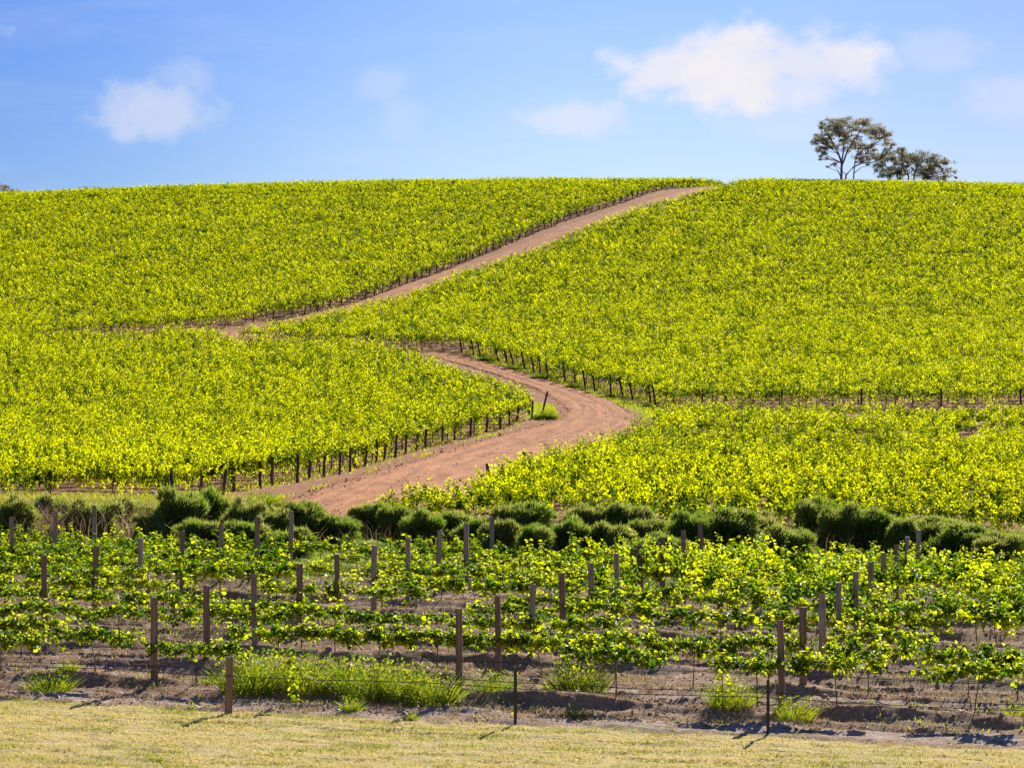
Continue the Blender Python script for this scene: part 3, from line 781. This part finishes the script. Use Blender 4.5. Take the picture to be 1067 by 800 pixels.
def core_mesh(r):
    mb = MB()
    for k in range(9):
        a = r.uniform(0, 6.28); q = r.uniform(.2, .6); h = r.uniform(.4, .8)
        mb.add(*tube([(0, 0, -.05), (math.cos(a)*q*.4, math.sin(a)*q*.4, h*.5), (math.cos(a)*q, math.sin(a)*q, h)], [.03, .02, .008], 5))
    return mb.mesh('stems', M['vine_bark'])
cores = [core_mesh(rs) for _ in range(3)]
SH = [(14, 530, 60, 91, 4), (52, 524, 56, 95, 3), (92, 532, 60, 92, 4), (132, 527, 60, 95, 3), (158, 540, 46, 89, 4), (186, 527, 62, 90, 1), (216, 524, 60, 92, 0), (252, 534, 58, 90, 4), (285, 539, 56, 91, 3), (318, 535, 60, 92, 2),
      (352, 541, 56, 92, 1), (390, 531, 46, 95, 0), (414, 536, 50, 94, 2), (440, 538, 60, 92, 1), (472, 536, 58, 93, 2), (500, 546, 56, 90, 2), (548, 539, 70, 90, 0), (597, 549, 58, 88, 1), (610, 530, 54, 94, 5), (636, 552, 50, 88, 3), (655, 534, 56, 94, 3), (680, 543, 56, 91, 2),
      (718, 547, 62, 89, 1), (758, 540, 72, 90, 0), (792, 541, 54, 92, 4), (820, 553, 62, 87.5, 1), (849, 529, 56, 95, 0), (876, 538, 56, 93, 1), (905, 540, 58, 93, 0), (941, 549, 46, 91, 3), (972, 544, 66, 92, 5), (1004, 552, 60, 90, 2), (1040, 570, 66, 88, 5), (1062, 560, 50, 91, 2),
      (520, 556, 50, 87.5, 3), (205, 548, 60, 86.8, 0), (250, 552, 56, 86.5, 0), (300, 556, 60, 86.5, 1), (690, 562, 56, 86.8, 1), (560, 560, 56, 86.8, 0)]
adj = {0: 'dark green', 1: 'green', 2: 'mid green', 3: 'grey-green', 4: 'brownish half-dry', 5: 'light green'}
SH.sort()
for k, (px, top, wpx, d, vi) in enumerate(SH):
    x = (px-533.5)/2900*d; z = float(hz(x, d)); zt = (480-top)/2900*d; h = max(.9, (zt-z)*1.08); w = wpx/2900*d
    e = empty('shrub', (round(x, 2), d, float(ground_z(x, d)) - .03), rs.uniform(0, 6.28))
    tag(e, f'{adj[vi]} fine-needled rounded shrub, {nth(k+1)} from the left in the line behind the trellis rows', 'shrub', 'rounded shrubs behind the front trellis')
    f = link('needle_foliage', shrubs[vi], e); q1 = rs.uniform(.52, .80); f.scale = (w*q1, w*rs.uniform(.5, .7), h*rs.uniform(.88, 1.10))
    s = link('stems', cores[k % 3], e); s.scale = (w*.6, w*.6, h)

# ------------------------------------------------------------------ weeds and tufts
def tuft(r, n, br, h, w, mat, spread=.8, curve=.35, tmean=.5):
    V, L, sz = blades(r, n, br, h, w, spread, curve, False, 0, .6)
    t = np.clip(r.normal(tmean, .38, n), 0, 1)
    m_ = n; a = r.uniform(0, 6.28, m_); q = np.sqrt(r.random(m_))*br*1.15
    P = np.stack([np.cos(a)*q, np.sin(a)*q, h*r.random(m_)**1.3*.75], 1)
    V2, L2, nf, _ = leaf_geo(P, r.normal(size=(m_, 3)), r.normal(0, .6, (m_, 3)) + np.array([0, 0, 1.]), r.uniform(.03, .075, m_)*h/.9 + .015, False, wide=.6)
    V = np.concatenate([V, V2]); L = np.concatenate([L, L2 + (len(V) - len(V2))]); sz = np.concatenate([sz, np.full(nf, 4)])
    return mesh_np('grass_clump', V, L, sz, mat, fattr={'tint': np.concatenate([np.repeat(t, 2), np.clip(r.normal(tmean, .3, m_), 0, 1)])})
tufts = [tuft(rs, 420, .46, .95, .013, M['grass'], .60, .32) for _ in range(4)]
small = [tuft(rs, 150, .14, .42, .018, M['grass'], .8, .35) for _ in range(4)]
CL2 = [(262, 722, 1.15, 'tall bright grass clump just right of the short wooden post'), (292, 718, 1.25, 'tall grass clump in the big weed patch, second right of the short post'), (322, 724, 1.05, 'bright grass clump in the middle of the big weed patch'),
       (352, 722, .95, 'grass clump in the big weed patch, below the climbing vine shoot'), (384, 728, 1.15, 'bushy grass clump at the centre-right of the big weed patch'), (416, 730, 1.05, 'grass clump in the big weed patch, left of the tall post'), (448, 733, 1.05, 'grass clump touching the left side of the tall centre post'),
       (515, 729, .75, 'broad-bladed grass clump between tall post and steel picket'), (604, 722, 1.0, 'separate bright grass clump right of the middle steel picket'), (574, 718, .45, 'thin small grass clump just left of the separate bright clump'), (52, 718, .75, 'sparse yellow-green grass clump at the lower left'), (72, 712, .5, 'smaller grass clump beside the sparse one at lower left'),
       (762, 742, .8, 'spiky grass clump left of the right steel picket'), (828, 750, .65, 'low bright grass clump at the foot of the right-hand post'), (1058, 748, .6, 'grass clump at the right edge of the photo'), (222, 716, .5, 'thin grass clump left of the short wooden post'), (365, 742, .5, 'low broad-leaved clump on the mown edge'), (600, 748, .5, 'low leafy weed clump at the mown edge'),
       (428, 750, .35, 'small tuft on the mown edge below the weed patch')]
def ground_hit(px, py):
    d = np.arange(40, 110, .02); u = (px-533.5)/2900
    yy = 480 - 2900*hz(u*d, d)/d; i = int(np.argmax(yy <= py)); return u*d[i], d[i]
for k, (px, py, sc, lab) in enumerate(CL2):
    x, y = ground_hit(px, py); big = sc > .6
    me_ = (tufts if big else small)[k % 4]
    e = link('grass_clump', me_, None, (float(x), float(y), float(ground_z(x, y)) - .02), rs.uniform(0, 6.28)); q_ = sc if big else sc*1.9
    e.scale = (q_, q_, q_*rs.uniform(.85, 1.1)); tag(e, lab, 'grass clump', 'grass clumps at the foot of the trellis')
# climbing vine shoots that stand alone on the front hose
def climber(r, h):
    P = []; T = []; N = []; S = []; Tt = []
    pos = np.array([0., 0., .05]); 
    while pos[2] < h:
        pos = pos + np.array([r.normal(0, .02), r.normal(0, .02), .035])
        for _ in range(2):
            side = np.array([r.normal(), r.normal(), -.2]); side /= np.linalg.norm(side)
            P.append(pos + side*r.uniform(.02, .10)); T.append(side + np.array([0, 0, -.3])); N.append(np.array([r.normal(0, .6), r.normal(0, .6), 1.])); S.append(r.uniform(.07, .12)); Tt.append(np.clip(r.normal(.6, .2), 0, 1))
    return [np.array(v) for v in (P, T, N, S, Tt)]
for (px, py, h, lab) in ((313, 735, .95, 'single young vine shoot climbing above the big weed patch'), (752, 742, .75, 'single young vine shoot with purple flowers left of the right picket')):
    x, y = ground_hit(px, py); e = empty('vine_shoot', (float(x), float(y), float(ground_z(x, y)))); tag(e, lab, 'vine shoot', 'young vine shoots at the front hose')
    link('foliage', foliage_mesh('foliage', climber(rs, h), M['vine_leaf']), e)
    mb = MB(); mb.add(*tube([(0, 0, -.05), (.02, .01, h*.5), (0, 0, h)], [.009, .008, .004], 5)); link('stem', mb.mesh('stem', M['vine_bark']), e)

# loose cover nobody could count --------------------------------------------------
def scatter(name, X, Y, hgt, wid, lean, mat, tint, label, cat, flat=0.0, mul=1):
    n = len(X); r = rs
    Z = ground_z(X, Y)
    a = r.uniform(0, 6.28, n); inc = np.clip(np.abs(r.normal(0, lean, n)) + flat, 0, 1.5)
    D = np.stack([np.cos(a)*np.sin(inc), np.sin(a)*np.sin(inc), np.cos(inc)], 1)*hgt[:, None]
    a2 = r.uniform(0, 6.28, n); s = np.stack([np.cos(a2), np.sin(a2), 0*a2], 1)*(wid[:, None]*.5)
    B0 = np.stack([X, Y, Z - .01], 1)
    mid_ = B0 + D*.55 + s*.0; tip = B0 + D + np.stack([np.cos(a), np.sin(a), -.4*np.ones(n)], 1)*(hgt*.25)[:, None]
    V = np.stack([B0-s, B0+s, mid_+s*.8, mid_-s*.8, tip], 1).reshape(-1, 3)
    i = np.arange(n)[:, None]*5
    L = np.concatenate([i+np.array([0, 1, 2, 3]), i+np.array([3, 2, 4])], 1).reshape(-1)
    me = mesh_np(name, V, L, np.tile([4, 3], n), mat, fattr={'tint': np.repeat(tint, 2)})
    o = link(name, me); tag(o, label, cat, None, 'stuff'); return o
# mown grass
n = 150000
Y = rs.uniform(42.5, 54.5, n); X = rs.uniform(-1, 1, n)*(.20*Y)
s, t = st(X, Y); k = s < lawn_edge(t) + rs.normal(0, .12, n); X, Y = X[k], Y[k]
dn_ = fbm(X*1.2 + Y*.3, Y*4.0, 4); k = rs.random(len(X)) < np.clip((dn_ - .36)*3.6, .06, 1); X, Y, dn_ = X[k], Y[k], dn_[k]
tint = np.clip(.78 + (fbm(X*.8 + 40, Y*3.0, 4) - .5)*4.4 + rs.normal(0, .25, len(X)), 0, 1)
scatter('mown_grass', X, Y, rs.uniform(.025, .085, len(X)), rs.uniform(.008, .02, len(X)), .6, M['lawn_blade'], tint, 'short dry mown grass, straw and yellow-green, across the front', 'grass')
# straw and dead weeds between the rows
n = 330000
Y = rs.uniform(50, 86, n); X = rs.uniform(-1, 1, n)*(.20*Y)
s, t = st(X, Y); k = (s > lawn_edge(t) - .1) & (s < 30); X, Y, s, t = X[k], Y[k], s[k], t[k]
dn_ = fbm(t*.8 + 11, s*2.4, 4); k = rs.random(len(X)) < np.clip((dn_ - .42)*5, .05, 1); X, Y = X[k], Y[k]
scatter('dry_straw', X, Y, rs.uniform(.04, .15, len(X)), rs.uniform(.008, .018, len(X)), .6, M['straw'], np.clip(rs.normal(.5, .28, len(X)), 0, 1), 'dead straw and litter lying on the tilled soil between the trellis rows', 'straw', .3)
# green seedlings in patches
n = 60000
Y = rs.uniform(50, 98, n); X = rs.uniform(-1, 1, n)*(.20*Y)
s, t = st(X, Y); k = (s > lawn_edge(t) - .2); X, Y, s, t = X[k], Y[k], s[k], t[k]
dn_ = fbm(t*.55 + 70, s*1.5, 4) + .22*sstep(s, 19, 25); k = rs.random(len(X)) < np.clip((dn_ - .60)*9, .004, 1); X, Y = X[k], Y[k]
hh = rs.uniform(.05, .16, len(X))*(1 + 1.2*sstep(Y, 78, 86))
scatter('green_weeds', X, Y, hh, rs.uniform(.014, .03, len(X)), .55, M['grass'], np.clip(rs.normal(.55, .25, len(X)), 0, 1), 'low green weeds in patches under and behind the trellis rows', 'weeds')
def clods(name, X, Y, size, lift, mat, label):
    n = len(X); Z = ground_z(X, Y) + lift
    d = np.array([[1, 0, 0], [0, 1, 0], [-1, 0, 0], [0, -1, 0], [0, 0, 1], [0, 0, -1.]])
    V = np.stack([X, Y, Z], 1)[:, None, :] + d[None]*size[:, None, None]*rs.uniform(.5, 1.1, (n, 6, 3))
    V[:, :4] += rs.normal(0, .2, (n, 4, 3))*size[:, None, None]
    i = np.arange(n)[:, None]*6
    F = np.array([0, 1, 4, 1, 2, 4, 2, 3, 4, 3, 0, 4, 1, 0, 5, 2, 1, 5, 3, 2, 5, 0, 3, 5])
    me = mesh_np(name, V.reshape(-1, 3), (i + F).reshape(-1), np.full(8*n, 3), mat)
    o = link(name, me); tag(o, label, 'clods', None, 'stuff'); return o
n = 26000
Y = rs.uniform(50, 84, n); X = rs.uniform(-1, 1, n)*(.20*Y); s, t = st(X, Y); k = (s > lawn_edge(t)) & (rs.random(n) < np.clip((fbm(t*.7, s*1.9, 3) - .35)*3, .05, 1)); X, Y = X[k], Y[k]
clods('soil_clods', X, Y, rs.gamma(2.0, .011, len(X)) + .008, 0.0, flat_mat('clod', (.36, .235, .165), .95), 'loose clods and stones on the tilled soil between the trellis rows')
a_ = resample(ROAD_L, 300); b_ = resample(ROAD_R, 300); n = 5000; i = rs.integers(0, 300, n); w = rs.random(n); w = np.where(rs.random(n) < .6, np.where(w < .5, w*.25, 1-(1-w)*.25), w)
P_ = a_[i]*(1-w)[:, None] + b_[i]*w[:, None] + rs.normal(0, .25, (n, 2))
clods('road_stones', P_[:, 0], P_[:, 1], rs.gamma(2.0, .011, n) + .010, .07, flat_mat('road_stone', (.54, .25, .12), .95), 'reddish stones and clods scattered along the dirt road')
# verge grass by the roads, tall grass behind the shrubs
X = []; Y = []; H = []
def along(pl, width, n, h0, h1):
    P = resample(pl, 200); i = rs.integers(0, 200, n)
    X.append(P[i, 0] + rs.normal(0, width, n)); Y.append(P[i, 1] + rs.normal(0, width*2.0, n)); H.append(rs.uniform(h0, h1, n))
along(verge, .55, 9000, .06, .22)
along([(-60, 105.2), (-30, 106.2), (-13.5, 107.8)], .5, 16000, .25, .85)
along([(-24, 107.2), (-14.5, 109.5), (-12.5, 113)], .6, 5000, .2, .6)
along([(-22, 100), (-8, 100.5)], 1.2, 5000, .15, .5)
along([(v[0] - 1.0, v[1]) for v in PLAN['C_right']], .7, 3500, .06, .28)
along([(v[0] + 1.2, v[1]) for v in PLAN['B_front'][3:10]], .6, 5000, .08, .35)
along([(4, 96.6), (20, 97.5), (34, 96)], 1.0, 6000, .1, .4)
along([(15.5, 92), (18.5, 93.5), (22, 93)], 1.0, 9000, .3, .8)
along([(-10.5, 111), (-9.0, 118)], .5, 1200, .08, .25)
for v_ in ((-8.9, 124), (-7.2, 142), (-5.0, 158), (-1.5, 174), (5.2, 160), (7.6, 175)): along([v_, (v_[0] + .6, v_[1] + 4)], .3, 260, .04, .14)
P_ = rs.random((14000, 2))*np.array([4, 20]) + np.array([.5, 186]); k = inpoly(P_[:, 0], P_[:, 1], wedge); X.append(P_[k, 0]); Y.append(P_[k, 1]); H.append(rs.uniform(.05, .2, k.sum()))
X = np.concatenate(X); Y = np.concatenate(Y); H = np.concatenate(H)
road_poly = [tuple(v) for v in ROAD_L] + [tuple(v) for v in ROAD_R[::-1]]
k = ~inpoly(X, Y, road_poly); X, Y, H = X[k], Y[k], H[k]
scatter('verge_grass', X, Y, H, rs.uniform(.03, .06, len(X)), .45, M['grass'], np.clip(rs.normal(.75, .2, len(X)), 0, 1), 'bright green grass on the road verges and behind the shrubs', 'grass')
# dead grass stalks at the left behind the shrubs
n = 9000
X = np.r_[rs.uniform(-19, -10.5, n), rs.uniform(-10, 18, n//2)]; Y = rs.normal(95, 2.8, len(X)); k = rs.random(len(X)) < fbm(X*.6, Y*.4, 3)*1.3; X, Y = X[k], Y[k]
scatter('dead_grass', X, Y, rs.uniform(.6, 1.5, len(X))*np.where(X < -10, 1.0, .7), rs.uniform(.016, .028, len(X)), .22, M['straw'], np.clip(rs.normal(.25, .2, len(X)), 0, 1), 'tall grey-brown dead grass stalks among the shrubs at the left', 'dead grass')

# bushes at row ends and beside the road
rb = [(-9.9, 109.5, .75, 'round bright green bush at the near end of the left block, beside the road'), (-11.1, 107.5, .6, 'second small green bush left of the round one by the road'),
      (-13.4, 109.5, .5, 'low green bush below the last post of the left block'), (2.35, 190.2, .7, 'dark leafy bush at the foot of the leaning post')]
bm2 = [tuft(rs, 900, .5, .95, .03, M['grass'], .95, .3, .35) for _ in range(2)]
for (x, y, h, lab) in rb:
    e = link('bush', bm2[0], None, (x, y, float(hz(x, y)) - .02), rs.uniform(0, 6)); e.scale = (h*1.5, h*1.5, h*1.2); tag(e, lab, 'bush', 'small bushes by the road')
    e.data = bm2[rs.integers(2)]
c = 0
for (P0, P1, row) in RB[::3]:
    if P0[1] > 245 or P0[0] > 11.5: continue
    c += 1
    x = P0[0] - .9; y = P0[1] + .6; h = rs.uniform(.35, .75)
    e = link('weed_bush', bm2[c % 2], None, (float(x), float(y), float(hz(x, y)) - .02), rs.uniform(0, 6)); e.scale = (h*1.5, h*1.5, h); tag(e, f'low green weed bush, {nth(c)} from the near end at the post line past the bend', 'bush', 'weed bushes under the row-end posts')

# ------------------------------------------------------------------ trees on the ridge
def gum_tree(name, loc, clumps, trunks_, label, seed, dens=290):
    r = np.random.default_rng(seed)
    e = empty(name, loc); tag(e, label, 'tree')
    mb = MB()
    for path, r0_, r1_ in trunks_:
        n = len(path); mb.add(*tube([(p[0], p[1], p[2]) for p in path], list(np.linspace(r0_, r1_, n)), 7))
    nodes = np.array([p for path, _, _ in trunks_ for p in path[1:]])
    P = []; S = []; T = []
    cl = []
    for (cx_, cz_, cr) in clumps:
        cy_ = r.normal(0, 2.0)
        cl.append((cx_, cy_, cz_, cr*1.08))
        for _q in range(2): cl.append((cx_ + r.normal(0, .9), r.normal(0, 2.4), cz_ - r.uniform(-.2, .9), cr*.6))
    for (cx_, cy_, cz_, cr) in cl:
        c_ = np.array([cx_, cy_, cz_])
        dd = np.linalg.norm((nodes - c_)*np.array([1, 1, 1.0]), axis=1) + 4*(nodes[:, 2] > cz_)
        b = nodes[int(np.argmin(dd))]
        m1 = b*.55 + c_*.45 + np.array([r.normal(0, .25), r.normal(0, .2), r.normal(.1, .25)])
        mb.add(*tube([b, m1, c_ + np.array([0, 0, -.1])], [.075, .05, .025], 5))
        for q in range(3):
            tip = c_ + r.normal(0, cr*.5, 3)*np.array([1, 1, .5]); mb.add(*tube([m1*.3 + c_*.7, tip], [.03, .012], 4, False))
        ns = r.integers(7, 11)
        for q in range(ns):
            sc_ = c_ + r.normal(0, cr*.55, 3)*np.array([1, 1, .6]); m_ = int(dens*cr*cr/ns) + 6
            pp = sc_ + r.normal(0, 1, (m_, 3))*np.array([.27, .27, .16])*cr*1.1
            P.append(pp); S.append(r.uniform(.12, .24, m_)); T.append(np.clip(r.normal(.3 + .05*(cx_), .25, m_), 0, 1))  # tint rises with x: sunlit right side of the crown painted into leaf colour
    P = np.concatenate(P); S = np.concatenate(S); T = np.concatenate(T); n = len(P)
    D = np.stack([r.normal(0, .5, n), r.normal(0, .5, n), -1 + .8*r.random(n)], 1); N = r.normal(size=(n, 3))
    V, L, nf, _ = leaf_geo(P, D, N, S, hexa=False, wide=.8)
    link('trunk', mb.mesh('trunk', M['gum_bark']), e)
    link('crown', mesh_np('crown', V, L, np.full(nf, 4), M['gum_leaf'], fattr={'tint': T}), e)
    return e
T1 = [(-2.22, 11.79, 0.85), (-0.8, 12.08, 1.0), (0.91, 12.36, 1.0), (2.62, 12.22, 1.14), (3.75, 11.79, 1.0), (-2.79, 10.8, 0.85), (-1.36, 10.66, 1.14), (0.34, 11.08, 1.14), (2.05, 11.08, 1.0), (4.04, 10.66, 1.14), (5.46, 11.08, 1.0), (6.31, 10.66, 0.85), (6.88, 9.8, 1.0), (7.73, 8.95, 0.8), (8.44, 8.24, 0.51), (5.17, 9.8, 0.85), (-3.78, 9.66, 0.8), (-4.35, 8.81, 0.57), (-3.35, 8.95, 0.71), (-1.93, 9.66, 0.85), (-0.23, 9.8, 0.85), (1.48, 9.09, 0.85), (2.9, 8.95, 0.85), (-3.5, 7.96, 0.71), (-3.92, 6.82, 0.63), (-2.93, 6.68, 0.51), (-2.22, 8.1, 0.71), (-1.08, 8.24, 0.63), (1.62, 7.81, 0.8), (2.62, 8.1, 0.63), (3.75, 8.1, 0.71), (4.89, 8.1, 0.71), (5.74, 7.81, 0.51), (2.62, 6.25, 0.71), (3.47, 5.68, 0.57), (-1.36, 4.97, 0.43), (0.63, 10.09, 0.85), (4.61, 6.53, 0.85), (5.74, 6.39, 0.85)]
T2 = [(-4.01, 7.22, 0.86), (-2.86, 7.65, 0.86), (-1.43, 7.79, 1.0), (0.0, 7.36, 1.0), (1.43, 6.93, 1.0), (2.86, 7.08, 1.0), (4.29, 6.65, 1.0), (5.44, 6.22, 1.0), (6.29, 5.5, 0.86), (6.58, 4.65, 0.72), (6.72, 3.5, 0.63), (6.58, 2.79, 0.43), (-4.58, 5.5, 0.86), (-2.86, 4.07, 0.86), (-1.72, 4.36, 0.8), (0.0, 4.36, 0.8), (1.14, 4.07, 0.74), (2.29, 4.36, 0.8), (3.72, 3.79, 0.8), (0.57, 6.65, 1.0), (-3.72, 6.36, 1.0), (-2.29, 6.51, 1.0), (-0.86, 6.36, 0.86), (0.86, 5.79, 0.86), (2.29, 5.79, 1.0), (3.72, 5.5, 1.0), (4.86, 4.93, 0.86), (-3.43, 4.93, 0.72), (-3.58, 3.64, 0.72), (-2.29, 5.22, 0.57), (-1.14, 4.93, 0.57), (2.86, 4.65, 0.72), (4.58, 3.5, 0.8), (5.44, 3.21, 0.63), (0.0, 5.5, 0.57)]
zb = float(hz(54.78, 463)); 
gum_tree('gum_tree', (54.78, 463, zb), T1, [
    ([(0, 0, -.5), (0, 0, 2.7), (.06, 0, 5.2), (-.5, .3, 6.9), (-1.2, .5, 8.4), (-2.2, .6, 9.8)], .26, .08),
    ([(.05, 0, 4.6), (.9, -.4, 6.9), (1.7, -.8, 8.6), (2.9, -.9, 10.2), (3.6, -.9, 11.3)], .16, .06),
    ([(0, 0, 5.0), (.5, .8, 7.4), (.6, 1.0, 9.3), (.3, 1.0, 11.2)], .15, .06),
    ([(-.3, .2, 6.4), (-1.6, -.6, 7.5), (-3.0, -.8, 8.2)], .1, .04),
    ([(.3, .1, 0), (.8, -.2, 3.2), (1.9, -.8, 4.4), (3.2, -1.0, 5.0), (4.8, -1.2, 5.1), (6.2, -1.2, 5.6)], .17, .06),
    ([(3.2, -1.0, 5.0), (4.0, -.6, 6.6), (5.0, 0, 8.0), (6.4, .3, 9.0)], .1, .05),
    ([(2.0, .5, 0), (2.15, .5, 3.5), (2.3, .6, 5.2), (2.6, .7, 6.6), (3.4, .8, 8.0)], .13, .06)],
    'tall umbrella-crowned gum tree with forked pale trunks on the ridge', 5)
gum_tree('gum_tree', (66.07, 466, float(hz(66.07, 466))), T2, [
    ([(-1.2, 0, -.3), (-1.6, 0, 4.0), (-2.0, .2, 5.4), (-2.8, .3, 6.6)], .18, .06), ([(-1.3, 0, 2.5), (-.9, -.5, 5.0), (-.4, -.8, 6.8)], .12, .05),
    ([(1.0, .3, -.3), (1.3, .3, 3.6), (1.9, .4, 5.2), (2.7, .4, 6.4)], .17, .06), ([(.2, 0, -.3), (.3, 0, 3.4), (.0, 0, 5.0), (.2, 0, 6.6)], .14, .05),
    ([(2.6, -.4, -.3), (3.0, -.4, 3.3), (4.0, -.5, 4.8), (5.1, -.5, 5.6)], .14, .05), ([(-4.5, .8, .5), (-2.6, .6, 3.6), (-3.4, .6, 5.2)], .1, .04)],
    'lower spreading gum tree, right of the tall one, with many thin stems', 6)
def crown_list(r, w, h, n): return [(r.uniform(-w, w), h*(1 - .5*abs(r.uniform(-1, 1)))*r.uniform(.8, 1.05), r.uniform(.5, .9)) for _ in range(n)]
rt = np.random.default_rng(8)
for (px, topy, w, dd, lab) in ((4, 192.5, 3.2, 492, 'dark tree top showing over the ridge at the far left edge'), (17, 196, 1.6, 490, 'smaller tree top just right of the one at the far left edge'),
                               (94, 196.5, 1.4, 492, 'tiny tree top barely showing above the ridge at the left')):
    x = (px-533.5)/2900*dd; z = float(hz(x, dd)); h = (480-topy)/2900*dd - z
    gum_tree('distant_tree', (x, dd, z), crown_list(rt, w, h, 16 if w > 2 else 8), [([(0, 0, -.3), (.1, 0, h*.5), (0, 0, h*.8)], .2, .07), ([(0, 0, h*.4), (w*.5, 0, h*.7)], .1, .05)], lab, int(px)+50, 300)
print('objects', len(scene.objects))
